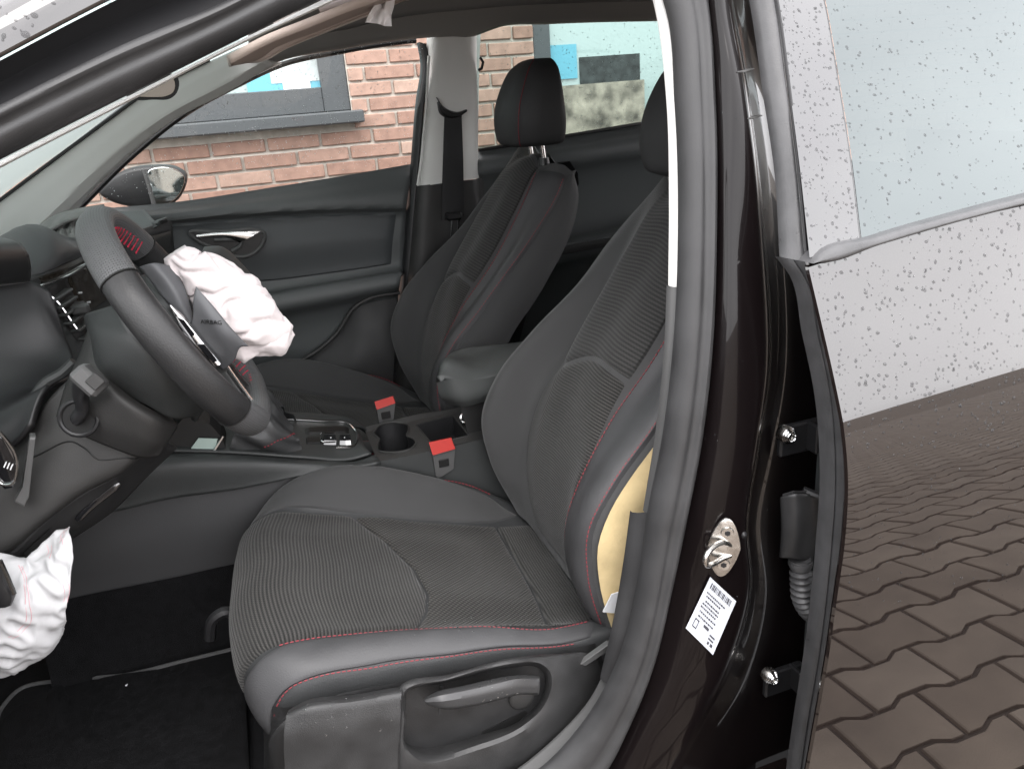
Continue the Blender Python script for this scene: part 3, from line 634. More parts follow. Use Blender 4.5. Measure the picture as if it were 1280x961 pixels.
# lower dash and column lower cover
ld = Surf([row(-.36, (-120, 600), (-20, 570), (34, 540), (60, 500), (100, 462), (140, 430)), row(-.39, (-120, 640), (-20, 600), (50, 560), (90, 530), (130, 500), (180, 470)), row(-.41, (-120, 700), (-10, 660), (60, 600), (110, 575), (160, 550), (215, 500)),
           row(-.41, (-120, 740), (0, 692), (60, 645), (105, 612), (150, 590), (205, 535)), row(-.385, (-120, 745), (10, 694), (66, 648), (110, 616), (152, 594), (207, 540))], 50, 40)
lo = part('lower_dash_panel', ld.whole(), M['plastic2'], 'grey-brown lower dash and column cover', thick=.012)
q = MB(); q.tube(ld.point(np.array(cr(ld.px((40, 572), (88, 552), (105, 558), (125, 574), (155, 572), (190, 560)), 40)), .0008), .0012, 5); build('panel_seam', q, M['gap'], lo)
ud = Surf([row(-.40, (-40, 720), (12, 694), (60, 648), (108, 613), (152, 591), (206, 536)), row(-.37, (-40, 745), (20, 712), (75, 668), (118, 640), (150, 607), (212, 556)), row(-.33, (-30, 760), (24, 722), (84, 678), (140, 640), (190, 590), (222, 560))], 40, 16).whole()
build('column_underside', ud, M['plastic'], lo, thick=.01)
q = MB(); q.tube(cr(row(-.385, (150, 604), (132, 618), (112, 634), (96, 650)), 16), [.003]+[.006]*14+[.004], 8, sq=.6); build('column_lever', q, M['gloss'], lo)
q = MB(); q.prism(np.array(row(-.392, (30, 690), (64, 660), (66, 668), (34, 700))), (0, -.002, 0)); build('underside_slot', q, M['gap'], lo, smooth=False)
# light switch panel
sp = np.array(row(-.43, (-40, 500), (0, 540), (20, 570), (22, 590), (14, 606), (4, 608), (-14, 590), (-60, 560)))
q = MB(); q.prism(sp, (.006, -.016, 0), .005); swp = build('light_switch_panel', q, M['gloss'], lo, smooth=False)
q = MB(); q.tube(cr(np.array(row(-.449, (-20, 520), (1, 541), (20, 570), (21, 588), (14, 605), (4, 606), (-8, 590))), 40), .0022, 6); build('chrome_line', q, M['chrome'], swp)
for k in range(3):
    q = MB(); a, b = at(5+k*4, 584+k*1.5, y=-.4475), at(8+k*4, 577+k*1.5, y=-.4475); q.tube([a, b], .0009, 5); build('fog_lamp_symbol', q, M['label'], swp)
q = MB(); q.prism(np.array(row(-.42, (37, 541), (44, 541), (36, 616), (30, 628), (18, 622), (27, 606))), (.004, -.018, 0), .004); build('panel_divider', q, M['grey'], lo, smooth=False)
q = MB(); q.prism(cr(np.array(row(-.50, (-20, 690), (2, 700), (12, 722), (20, 742), (16, 750), (6, 752), (-20, 740))), 30, True), (.0, -.02, 0), .006); bo = build('bonnet_release_lever', q, M['black'], lo)
q = MB(); q.tube(row(-.522, (0, 700), (10, 722), (18, 742)), .003, 6); build('lever_edge', q, M['chrome'], bo)
# ---- steering column
col = Surf([[at(104, 395, y=-.33), at(112, 430, y=-.36), at(116, 470, y=-.38), at(140, 500, y=-.39)], [at(120, 388, y=-.42), at(130, 420, y=-.47), at(140, 455, y=-.48), at(180, 505, y=-.46)],
            [at(150, 380, y=-.44), at(175, 425, y=-.50), at(190, 470, y=-.50), at(212, 522, y=-.46)], [at(200, 385, y=-.42), at(235, 440, y=-.46), at(245, 480, y=-.46), at(240, 522, y=-.42)], [at(230, 400, y=-.33), at(260, 450, y=-.36), at(265, 490, y=-.36), at(245, 528, y=-.34)]], 30, 30)
colm = part('steering_column', col.whole(), M['dash'], 'dark steering column shroud', thick=.008)
c2 = Surf([[at(114, 398, y=-.36), at(100, 440, y=-.37), at(84, 475, y=-.37), at(70, 520, y=-.38)], [at(120, 440, y=-.41), at(115, 470, y=-.44), at(105, 500, y=-.45), at(95, 540, y=-.42)], [at(132, 465, y=-.44), at(140, 490, y=-.47), at(150, 530, y=-.47), at(140, 560, y=-.43)], [at(178, 505, y=-.46), at(196, 525, y=-.47), at(196, 550, y=-.46), at(180, 572, y=-.43)], [at(214, 522, y=-.44), at(222, 532, y=-.42), at(215, 545, y=-.42), at(200, 570, y=-.42)]], 30, 30)
build('lower_shroud', c2.whole(), M['plastic2'], colm, thick=.008)
uvr = c2.px((103, 520))[0]; rc = c2.point(uvr, .003); rn = c2.smp(c2.N, np.array(uvr)); rn /= np.linalg.norm(rn)
rn = rn*.5+(CAM-rc)/np.linalg.norm(CAM-rc)*.8; rn /= np.linalg.norm(rn); rc = rc+rn*.006
t1 = np.cross(rn, [0, 0, 1]); t1 /= np.linalg.norm(t1); t2 = np.cross(rn, t1)
cir = lambda r, k=24, o=0: np.array([rc+rn*o+t1*r*math.cos(a)+t2*r*math.sin(a) for a in np.linspace(0, 2*math.pi, k, endpoint=False)])
q = MB(); q.tube(cir(.025), .0036, 8, closed=True); stk = build('stalk_collar', q, M['black'], colm)
q = MB(); q.prism(cir(.0225, o=-.003), rn*.003); build('collar_recess', q, M['gap'], stk, smooth=False)
tip = at(99, 478, y=-.50); q = MB(); q.tube(cr([rc, rc+rn*.010, at(103, 512, y=-.468), at(101, 495, y=-.476), at(103, 481, y=-.49), at(108, 474, y=-.50)], 16), [.009, .0095, .010, .010, .010, .0105, .011, .0115, .012, .0125, .013, .0135, .014, .0145, .015, .015], 12, sq=.8); build('control_stalk', q, M['black'], stk)
hx = at(118, 482, y=-.515)-at(100, 466, y=-.51); hx /= np.linalg.norm(hx); hy = np.array([0, -1, 0.])-hx*(-hx[1]); hy /= np.linalg.norm(hy)
q = MB(); q.box(at(112, 475, y=-.515), .042, .03, .026, (hx, hy, np.cross(hx, hy)), .005); build('stalk_end', q, M['grey'], stk)
q = MB(); q.box(at(119, 477, y=-.533), .018, .004, .018, (hx, hy, np.cross(hx, hy)), .0015); build('stalk_button', q, M['plastic2'], stk)
# ---- steering wheel
WC = at(230, 405, y=-.44); tl = math.radians(27); WN = np.array([math.cos(tl), 0, math.sin(tl)]); WU = np.array([-math.sin(tl), 0, math.cos(tl)]); WY_ = np.array([0, 1., 0])
def wp(a, b, n=0): return WC+WY_*a+WU*b+WN*n          # right, up, towards driver
WR = .172
def rimpt(th, n=0):
    a, b = WR*math.sin(th), WR*math.cos(th)
    if b < -.150: b = -.150-(-(b)-.150)*.35
    return wp(a, b, n)
def rim(t0, t1, r, k, grow=0):
    P = np.array([rimpt(t) for t in np.linspace(t0, t1, k)])
    mb = MB(); N = len(P); T = np.gradient(P, axis=0); T /= np.linalg.norm(T, axis=1)[:, None]; G = np.zeros((N, 18, 3))
    for i in range(N):
        o = np.cross(T[i], WN); o /= np.linalg.norm(o)
        for j in range(18):
            a = 2*math.pi*j/18; G[i, j] = P[i]+o*(r*.92*math.cos(a))+WN*(r*1.12*math.sin(a))
    mb.grid(G, cv=True); mb.f.append(tuple(range(18))); mb.f.append(tuple((N-1)*18+j for j in reversed(range(18)))); return mb
d2 = math.radians
def perf():
    m = mat('perforated_leather', (.075, .076, .078), .45); n = m.node_tree; b = n.nodes['Principled BSDF']; uv = n.nodes.new('ShaderNodeUVMap'); vo = n.nodes.new('ShaderNodeTexVoronoi'); vo.inputs['Scale'].default_value = 300; vo.inputs['Randomness'].default_value = .15
    n.links.new(uv.outputs[0], vo.inputs['Vector']); cm = n.nodes.new('ShaderNodeMapRange'); cm.inputs[1].default_value = .12; cm.inputs[2].default_value = .3; n.links.new(vo.outputs[0], cm.inputs[0])
    bp_ = n.nodes.new('ShaderNodeBump'); bp_.inputs['Strength'].default_value = .9; bp_.inputs['Distance'].default_value = .001; n.links.new(cm.outputs[0], bp_.inputs['Height']); n.links.new(bp_.outputs[0], b.inputs['Normal'])
    mx = n.nodes.new('ShaderNodeMix'); mx.data_type = 'RGBA'; mx.inputs[6].default_value = (.015, .015, .015, 1); mx.inputs[7].default_value = (.075, .076, .078, 1); n.links.new(cm.outputs[0], mx.inputs[0]); n.links.new(mx.outputs[2], b.inputs['Base Color']); return m
M['perf'] = perf(); RR = .0212
wh = part('steering_wheel', rim(d2(-128), d2(-52), RR, 40), M['rim'], 'flat bottomed leather steering wheel, airbag burst out of the hub')
build('rim_grip', rim(d2(-51.2), d2(51.2), RR*1.03, 50), M['perf'], wh, 'perforated upper grip'); build('rim_grip', rim(d2(52), d2(128), RR, 40), M['rim'], wh); build('rim_grip', rim(d2(128.8), d2(231.2), RR*1.03, 50), M['perf'], wh)
for a in (-128.4, -51.6, 51.6, 128.4):
    P = rimpt(d2(a)); T = rimpt(d2(a+1))-rimpt(d2(a-1)); T /= np.linalg.norm(T); o = np.cross(T, WN); q = MB()
    q.tube([P+o*(RR*.95*math.cos(b))+WN*(RR*1.16*math.sin(b)) for b in np.linspace(0, 2*math.pi, 20, endpoint=False)], .0013, 5, closed=True); build('rim_joint', q, M['gap'], wh)
q = MB()
for (a0, a1) in ((-50, 45), (126, 160)):
    for a in np.arange(a0, a1, 4.2):
        P = rimpt(d2(a)); P2 = rimpt(d2(a+2.6)); o = P-WC; o /= np.linalg.norm(o); q.tube([P-o*RR*.80+WN*RR*.62, P2-o*RR*1.0-WN*RR*.25], .0013, 5)
build('rim_stitching', q, M['thread2'], wh, kind='stuff')
# hub, spokes
hubo = [(-.085, .055), (-.06, .072), (.06, .072), (.085, .055), (.088, .0), (.07, -.06), (.035, -.085), (-.035, -.085), (-.07, -.06), (-.088, .0)]
q = MB(); q.prism([wp(a, b, -.045) for a, b in cr(np.array(hubo), 40, True)], WN*.055, .012, cen=wp(0, 0, .0)); hub = build('wheel_hub', q, M['dash'], wh)
for sgn in (-1, 1):
    q = Surf([[wp(sgn*.06, .045, .0), wp(sgn*.11, .035, -.004), wp(sgn*.165, .045, -.004)], [wp(sgn*.06, .02, .012), wp(sgn*.11, .01, .006), wp(sgn*.165, .01, .0)], [wp(sgn*.06, -.03, .012), wp(sgn*.11, -.025, .006), wp(sgn*.165, -.03, .0)], [wp(sgn*.06, -.06, .0), wp(sgn*.11, -.05, -.006), wp(sgn*.16, -.06, -.006)]], 16, 16).whole(); build('wheel_spoke', q, M['gloss'], wh, thick=.012)
    q = MB(); q.tube([wp(sgn*.075, .048, .008), wp(sgn*.12, .038, .006), wp(sgn*.155, .046, .004)], .003, 6); build('spoke_trim', q, M['chrome'], wh)
for sgn in (-1, 1):
    q = Surf([[wp(sgn*.02, -.07, .004), wp(sgn*.022, -.11, .0), wp(sgn*.03, -.155, .0)], [wp(sgn*.03, -.07, .008), wp(sgn*.034, -.11, .005), wp(sgn*.045, -.15, .004)], [wp(sgn*.055, -.06, .0), wp(sgn*.055, -.10, -.003), wp(sgn*.065, -.15, -.002)]], 14, 10).whole(); build('wheel_spoke', q, M['dash'], wh, thick=.012)
    q = MB(); q.tube([wp(sgn*.024, -.075, .012), wp(sgn*.028, -.11, .009), wp(sgn*.036, -.148, .008)], .0022, 6); build('spoke_trim', q, M['chrome'], wh)
# torn hub cover flaps: left leaf and lower leaf
HC = M['cover'] = mat('airbag_cover', (.075, .077, .082), .5, bump=.2, bscale=900)
yh = -.50
f1 = Surf([[at(174, 334, y=yh-.005), at(192, 357, y=yh-.005), at(212, 383, y=yh-.012), at(236, 414, y=yh-.014)], [at(190, 329, y=yh-.01), at(207, 349, y=yh-.016), at(226, 379, y=yh-.02), at(240, 403, y=yh-.016)], [at(213, 332, y=yh+.012), at(228, 352, y=yh+.008), at(235, 372, y=yh-.002), at(240, 392, y=yh-.006)]], 24, 14)
build('hub_cover_flap', f1.whole(), HC, wh, 'upper torn flap of the hub cover', thick=.003)
f2 = Surf([[at(236, 413, y=yh-.014), at(250, 431, y=yh-.012), at(264, 448, y=yh-.01), at(278, 463, y=yh-.005)], [at(240, 401, y=yh-.022), at(258, 420, y=yh-.026), at(276, 438, y=yh-.026), at(292, 452, y=yh-.015)], [at(243, 366, y=yh-.03), at(264, 390, y=yh-.04), at(286, 414, y=yh-.04), at(304, 433, y=yh-.03)], [at(245, 358, y=yh-.028), at(267, 383, y=yh-.037), at(290, 411, y=yh-.037), at(311, 433, y=yh-.028)]], 30, 20)
fl2 = build('hub_cover_flap', f2.whole(), HC, wh, 'lower pointed flap of the hub cover', thick=.003)
q = strip(row(yh-.030, (211, 381), (222, 402), (243, 432), (268, 458)), row(yh-.028, (215, 381), (232, 398), (256, 428), (277, 454)), .003, .006, 24); emb = build('hub_emblem', q, M['chrome'], wh)
q = MB(); q.prism(np.array(row(yh-.0345, (221, 396), (230, 400), (244, 418), (239, 421))), (0, -.001, 0)); build('emblem_gap', q, M['gloss'], emb, smooth=False)
q = MB(); q.prism(np.array(row(yh-.0345, (247, 430), (255, 430), (272, 451), (266, 453))), (0, -.001, 0)); build('emblem_gap', q, M['gloss'], emb, smooth=False)
tc_ = bpy.data.curves.new('airbag_lettering', 'FONT'); tc_.body = 'AIRBAG'; tc_.size = .0085; tc_.extrude = .0003; tc_.align_x = 'CENTER'
to = bpy.data.objects.new('airbag_lettering', tc_); place(to, wh)
uvt = f2.px((265, 405))[0]; tp = f2.point(uvt, .0012); tn = f2.smp(f2.N, np.array(uvt)); tn /= np.linalg.norm(tn); tx = (at(276, 406, y=yh-.03)-at(258, 408, y=yh-.03)); tx -= tn*(tx@tn); tx /= np.linalg.norm(tx); ty = np.cross(tn, tx)
to.matrix_basis = Matrix(((tx[0], ty[0], tn[0], tp[0]), (tx[1], ty[1], tn[1], tp[1]), (tx[2], ty[2], tn[2], tp[2]), (0, 0, 0, 1))); tc_.materials.append(M['gap'])
bpy.context.view_layer.update(); _me = bpy.data.meshes.new_from_object(to); _me.name = 'airbag_lettering'; _mb = to.matrix_basis.copy(); bpy.data.objects.remove(to)
to = build('airbag_lettering', _me, None, wh); to.matrix_basis = _mb
# far cover flap behind the bag
build('hub_cover_flap', strip(row(-.30, (255, 311), (275, 310), (300, 330), (325, 362), (345, 395)), row(-.33, (250, 318), (272, 326), (296, 350), (318, 382), (335, 405)), .008, .006, 24), M['plastic2'], wh, 'far torn flap of the hub cover, behind the bag', thick=.002)

# ---- deflated airbags (cloth that hangs from the car)
from mathutils import noise as mnoise
def crumple(G, amp, freq, seed, fold=None):
    H = G.copy(); c = G.mean(1, keepdims=True)
    for i in range(G.shape[0]):
        for j in range(G.shape[1]):
            d = G[i, j]-c[i, 0]; L = np.linalg.norm(d)+1e-9; p = Vector(G[i, j]*freq)+Vector((seed, seed*2, 0))
            e = 1-abs(mnoise.noise(p))*2; e2 = 1-abs(mnoise.noise(p*2.3))*2; e3 = 1-abs(mnoise.noise(p*5.1))*2
            H[i, j] = G[i, j]+d/L*amp*(e*1.0+e2*.32+e3*.07-.5)
    return H
def folds(G, amp, na, nl, seed):
    H = G.copy(); c = G.mean(1, keepdims=True); nu, nv = G.shape[:2]
    for i in range(nu):
        for j in range(nv):
            a = 2*math.pi*j/nv; t = i/nu; w = mnoise.noise(Vector((math.cos(a)*1.5, math.sin(a)*1.5, t*4+seed)))
            e = (1-abs(math.sin(na*a*.5+nl*t+w*2.6)))**2; d = G[i, j]-c[i, 0]; H[i, j] = G[i, j]-d/(np.linalg.norm(d)+1e-9)*amp*e*(.4+.6*(1+w)/2)
    return H
def bag(path, radii, sq, ax_up, nu=110, nv=72, amp=.010, freq=22, seed=3):
    P = cr(path, nu); R = np.interp(np.linspace(0, 1, nu), np.linspace(0, 1, len(radii)), radii); T = np.gradient(P, axis=0); T /= np.linalg.norm(T, axis=1)[:, None]
    G = np.zeros((nu, nv, 3))
    for i in range(nu):
        a = np.array(ax_up)-T[i]*(np.array(ax_up)@T[i]); a /= np.linalg.norm(a); b = np.cross(T[i], a)
        for j in range(nv):
            t = 2*math.pi*j/nv; G[i, j] = P[i]+R[i]*(a*math.cos(t)*sq+b*math.sin(t))
    return crumple(G, amp, freq, seed)
yb = -.47
G = bag([at(218, 316, y=yb), at(232, 334, y=yb), at(256, 350, y=yb), at(285, 376, y=yb), at(315, 398, y=yb), at(342, 412, y=yb), at(362, 418, y=yb)], [.016, .030, .036, .036, .041, .044, .043, .040, .030, .010], 1.0, (0, -1, .2), amp=.010, freq=12); G = folds(G, .010, 4, 17, 2.)
q = MB(); q.grid(G, cv=True); n_ = G.shape[1]; q.f.append(tuple(range(n_))); q.f.append(tuple((G.shape[0]-1)*n_+j for j in reversed(range(n_))))
G = bag([at(272, 430, y=yb-.01), at(295, 438, y=yb-.01), at(318, 436, y=yb-.01), at(345, 424, y=yb-.01), at(360, 410, y=yb)], [.003, .010, .014, .018, .012], 1.0, (0, -1, .2), 60, 40, amp=.009, freq=24, seed=9); q.grid(G, cv=True)
dab = build('deflated_airbag', q, M['white'], None, angle=180); tag(dab, 'white crumpled airbag bunched out of the steering wheel hub', 'airbag')
ka = Surf([row(-.43, (-60, 700), (10, 700), (35, 705), (60, 684), (78, 670), (92, 662)), row(-.47, (-60, 740), (0, 730), (40, 725), (66, 706), (86, 692), (97, 682)), row(-.49, (-60, 770), (0, 762), (40, 752), (64, 736), (80, 728), (92, 716)), row(-.49, (-60, 800), (-5, 795), (30, 786), (52, 768), (70, 755), (84, 744)), row(-.47, (-60, 832), (-8, 830), (16, 826), (40, 816), (60, 796), (66, 780)), row(-.42, (-60, 838), (-8, 834), (18, 828), (42, 814), (62, 792), (67, 776))], 110, 90)
G = ka.G.copy()
for i in range(G.shape[0]):
    for j in range(G.shape[1]):
        p = Vector(G[i, j]*16); e = 1-abs(mnoise.noise(p))*2; e2 = 1-abs(mnoise.noise(p*2.6+Vector((3, 1, 0))))*2; G[i, j] += ka.N[i, j]*(.010*e+.006*e2)
ka.G = G
kab = build('deflated_airbag', MB().grid(G), mat('shaded_airbag_cloth', (.40, .40, .41), .85, bump=.35, bscale=1500, var=.12, vscale=10), None, thick=.002, angle=180); tag(kab, 'white knee airbag with pink stitching hanging below the lower dash', 'airbag')  # greyer cloth colour stands in for shade under the dash
for pts in ([(22, 716), (38, 736), (34, 770), (12, 792)], [(66, 684), (64, 700)], [(86, 662), (85, 684)], [(74, 712), (84, 730), (80, 744)]):
    build('seam', MB().tube(ka.point(np.array(cr(ka.px(*pts), 30)), .0015), .0009, 5), M['pink'], kab)
    q = ka.point(np.array(cr(ka.px(*[(a+5, b+1) for a, b in pts]), 30)), .002); build('seam', MB().tube(q, .0006, 5), M['pink'], kab)
cu = Surf([row(-.22, (463, -12), (480, -10), (498, -4)), row(-.23, (468, 4), (480, 8), (492, 2)), row(-.24, (459, 22), (470, 24), (490, 16)), row(-.24, (457, 28), (474, 31), (489, 34))], 30, 40)
G = cu.G.copy()
for i in range(30):
    for j in range(40): G[i, j] += cu.N[i, j]*(.006*math.sin(i*.32+j*.10)+.0025*math.sin(i*.5-j*.16))
cub = build('curtain_airbag_scrap', MB().grid(G), mat('lightened_white_cloth', (.88, .87, .88), .8), None, thick=.0015, angle=180); tag(cub, 'small white scrap of curtain airbag hanging beside the sun visor', 'airbag scrap')  # cloth colour whitened to make up for the shade by the visor
q = strip(row(-.30, (395, 8), (430, -2), (470, -12)), row(-.29, (400, 16), (440, 6), (474, -6)), .006, .01, 20); build('folded_cloth', q, M['white'], cub)
# ================================================================== floor, console
FZ = .165
q = MB(); q.grid(np.array([[[x, y, FZ+max(0, (-.93-x))*.5] for y in (-.68, -.3, .3, .7)] for x in (-1.15, -.93, -.55, 0, .6, 1.2, 2.05)])); part('floor_carpet', q, M['carpet'], 'black floor carpet', thick=.01)
q = MB(); q.grid(np.array([[[x, y, z] for z in (-.05, .5, 1.0)] for x, y in ((-1.15, -.66), (-1.17, 0), (-1.15, .72))])); part('bulkhead', q, M['gap'])
# floor mat lies loose on the carpet
me_ = [at(-60, 960, z=.182), at(-12, 920, z=.182), at(2, 885, z=.182), at(24, 862, z=.182), at(80, 850, z=.182), at(160, 843, z=.182), at(230, 826, z=.182), at(305, 808, z=.182)]
A = cr(np.array(me_), 60); B = A.copy(); B[:, 1] = -.66; B[:, 2] = .178
q = strip(A, B, .0, .0, 60, 6); mat_o = build('floor_mat', q, M['carpet'], None, thick=.008); tag(mat_o, 'black carpet floor mat with a stitched edge in the driver footwell', 'floor mat')
q = MB(); q.tube(A, .0045, 8); build('edge_binding', q, mat('mat_binding', (.045, .045, .046), .7, bump=.6, bscale=400), mat_o)
for (a, b, c, d) in ((156, 858, 161, 853), (198, 905, 200, 903), (116, 941, 118, 939)):
    p0, p1 = at(a, b, z=.045), at(c, d, z=.05); q = MB(); q.tube([p0, p1], .0013, 5)
cr_ = MB(); cr_.tube([at(154, 860, z=.184), at(158, 856, z=.19), at(161, 854, z=.186)], .0014, 6); tag(build('crumb', cr_, M['label'], None), 'tiny pale crumb of debris lying on the black floor mat', 'debris')
# console side
cs_ = Surf([row(-.105, (95, 600), (160, 572), (215, 566), (300, 568), (400, 575), (450, 575), (468, 568)), row(-.125, (90, 612), (160, 580), (215, 573), (300, 574), (400, 580), (455, 580), (474, 574)),
            row(-.135, (80, 650), (150, 638), (205, 625), (300, 611), (380, 594), (430, 583), (476, 576))], 50, 18)
con = part('centre_console', cs_.whole(), M['dash'], 'centre console with gear gaiter, buttons, cup holder and bin', thick=.008)
tn_ = Surf([row(-.122, (60, 650), (150, 636), (205, 623), (300, 609), (380, 592), (430, 581), (470, 577)), row(-.14, (60, 700), (150, 680), (220, 665), (300, 655), (380, 640), (430, 632), (470, 628)), row(-.15, (40, 760), (110, 744), (220, 722), (300, 704), (360, 694), (420, 686), (470, 680))], 40, 30)
build('tunnel_side', tn_.whole(), M['tunnel'], con)
tc2 = Surf([list(tn_.G[::4, -1]+[0, -.004, .004]), [np.array([p[0], -.165, (p[2]+.17)/2]) for p in tn_.G[::4, -1]], [np.array([p[0], -.19, .16]) for p in tn_.G[::4, -1]]], 40, 14); build('tunnel_carpet', tc2.whole(), M['carpet'], con)
# top frame of the console
ct = Surf([row(-.105, (205, 562), (300, 565), (380, 571), (440, 573), (464, 566)), row(-.085, (205, 556), (300, 559), (380, 564), (438, 566), (458, 560)), row(0, (215, 546), (310, 541), (390, 542), (440, 545), (452, 546)), row(.07, (235, 532), (322, 523), (400, 524), (436, 529), (446, 533)), row(.09, (238, 526), (328, 516), (402, 517), (440, 523), (458, 536)), row(.10, (238, 530), (328, 522), (402, 524), (445, 531), (466, 545))], 50, 30)
build('console_top', ct.whole(), M['dash'], con, thick=.006)
q = MB(); q.tube(cr(ct.point(np.array(ct.px((300, 526), (340, 525), (400, 527), (433, 530), (442, 538), (446, 551), (440, 560), (420, 561))), .003), 60), .0024, 6); build('chrome_line', q, M['chrome'], con)
def top_patch(pts_a, pts_b, m, name, h=.001, puff=.001, label=None, par=None):
    return build(name, ct.patch(ct.px(*pts_a), ct.px(*pts_b), 16, 8, h, puff, 30, -.001, True), m, par or con, label)
top_patch([(380, 535), (437, 534)], [(380, 543), (437, 542)], M['gap'], 'tray_recess', .0025)
top_patch([(382, 547), (401, 546)], [(383, 556), (402, 555)], M['gap'], 'parking_brake_recess', .0025)
bt = top_patch([(402, 546), (420, 546)], [(403, 556), (421, 556)], M['gloss'], 'console_button', .005, .003)
q = MB(); q.tube(ct.point(np.array(cr(ct.px((418, 545), (404, 545), (401, 550), (404, 556), (419, 556)), 24)), .008), .0016, 5); build('button_chrome', q, M['chrome'], bt)
b2 = top_patch([(423, 546), (438, 546)], [(424, 556), (440, 556)], M['gloss'], 'console_button', .005, .003)
for (o_, px) in ((bt, (413, 551)), (b2, (430, 551))):
    q = MB(); q.ball(ct.point(ct.px(px)[0], .0085), .0016, nu=8, nv=4); build('button_mark', q, M['label'], o_)
# front bin
q = MB(); q.prism(np.array(row(-.09, (208, 562), (212, 540), (232, 520), (262, 530), (276, 545), (284, 564))), (0, .10, 0)); bin_ = build('front_tray', q, M['gap'], con, smooth=False)
q = MB(); q.prism(np.array(row(-.095, (236, 564), (248, 547), (272, 548), (268, 564))), (0, -.002, 0)); build('tray_pale_piece', q, mat('pale_green', (.32, .4, .37), .3), bin_, smooth=False)  # flat pale green piece at the front of the tray
q = MB(); q.tube(row(-.10, (266, 566), (279, 545)), .0025, 6); build('tray_chrome', q, M['chrome'], bin_)
# gear gaiter
q = Surf([[at(286, 562, y=-.09), at(330, 566, y=-.09), at(378, 562, y=-.085)], [at(292, 545, y=-.10), at(335, 548, y=-.11), at(374, 552, y=-.09)], [at(300, 525, y=-.07), at(335, 520, y=-.09), at(366, 535, y=-.05)], [at(305, 500, y=-.02), at(330, 490, y=-.03), at(350, 510, y=.0)], [at(310, 520, y=.06), at(340, 515, y=.07), at(378, 530, y=.07)]], 40, 40)
for i in range(40):
    for j in range(40): q.G[i, j] += q.N[i, j]*.004*math.sin(j*.9+i*.25)
gai = build('gear_gaiter', q.whole(), M['leather'], con); build('gaiter_stitching', q.stitch(q.px((330, 556), (350, 550), (374, 541)), .0014, .004, .003, .002), M['thread'], gai, kind='stuff')
# rear console plate
def T3(pts): return [at(p[0], p[1], y=p[2]) for p in pts]
rp = Surf([T3([(455, 534, .10), (488, 526, .10), (520, 518, .10), (560, 512, .10), (590, 505, .10), (640, 500, .10)]), T3([(457, 540, .085), (488, 533, .085), (520, 525, .085), (560, 518, .085), (595, 511, .085), (645, 505, .085)]),
           T3([(470, 572, -.085), (500, 567, -.085), (532, 559, -.085), (565, 552, -.085), (600, 545, -.085), (660, 530, -.085)]), T3([(470, 577, -.10), (500, 573, -.105), (532, 565, -.105), (565, 557, -.105), (602, 549, -.105), (662, 535, -.105)])], 200, 120, True)
cu_ = cr(np.array(rp.px(*[(468, 540), (476, 531), (492, 528), (506, 530), (511, 538), (509, 545), (517, 549), (519, 556), (510, 563), (494, 566), (476, 565), (472, 558), (474, 550)])), 50, True)
bu_ = np.array(rp.px((520, 531), (566, 519), (586, 545), (540, 555)))
rcon = build('rear_console_plate', rp.cut([cu_, bu_]), M['plastic2'], con)
sd_ = Surf([T3([(430, 580, -.106), (470, 577, -.106), (532, 565, -.106), (602, 549, -.106), (662, 535, -.106)]), T3([(430, 600, -.11), (470, 600, -.11), (532, 620, -.11), (602, 620, -.11), (662, 620, -.11)]), T3([(430, 700, -.11), (470, 700, -.11), (532, 700, -.11), (602, 700, -.11), (662, 700, -.11)])], 30, 16)
build('console_side', sd_.whole(), M['dash'], con)
# cup holder: two joined wells
co = rp.point(cu_, .0005); cc_ = co.mean(0)
q = MB(); q.grid(np.array([co, co+[0, 0, -.006], cc_+(co-cc_)*.95+[0, 0, -.03], cc_+(co-cc_)*.88+[0, 0, -.07], cc_+(co-cc_)*.80+[0, 0, -.074], cc_+(co-cc_)*.01+[0, 0, -.074]]), cv=True); cup = build('cup_holder', q, M['black'], con); q = MB(); q.tube(co+[0, 0, .0005], .0026, 6, closed=True); build('cup_rim', q, M['plastic2'], cup)
bo_ = rp.point(lin(np.vstack([bu_, bu_[:1]]), 41)[:-1], .0005); bc_ = bo_.mean(0)
q = MB(); q.grid(np.array([bo_, bc_+(bo_-bc_)*.97+[0, 0, -.01], bc_+(bo_-bc_)*.93+[0, 0, -.05], bc_+(bo_-bc_)*.01+[0, 0, -.052]]), cv=True); cb = build('console_bin', q, M['black'], con)
q = MB(); q.tube(bo_, .0018, 6, closed=True); build('bin_rim', q, M['plastic2'], cb)
sc_ = at(582, 522, y=-.005); sv_ = np.array([-.7, -.5, .5]); sv_ /= np.linalg.norm(sv_); sa_ = np.cross(sv_, [0, 0, 1.]); sa_ /= np.linalg.norm(sa_); sb_2 = np.cross(sv_, sa_); q = MB(); q.tube([sc_-sv_*.03, sc_-sv_*.004, sc_], [.016, .017, .016], 20); so_ = build('power_socket', q, M['black'], con)
q = MB(); q.tube([sc_+sv_*.002+(sa_*math.cos(a)+sb_2*math.sin(a))*.0125 for a in np.linspace(0, 2*math.pi, 20, endpoint=False)], .003, 6, closed=True); build('socket_ring', q, M['chrome'], so_)
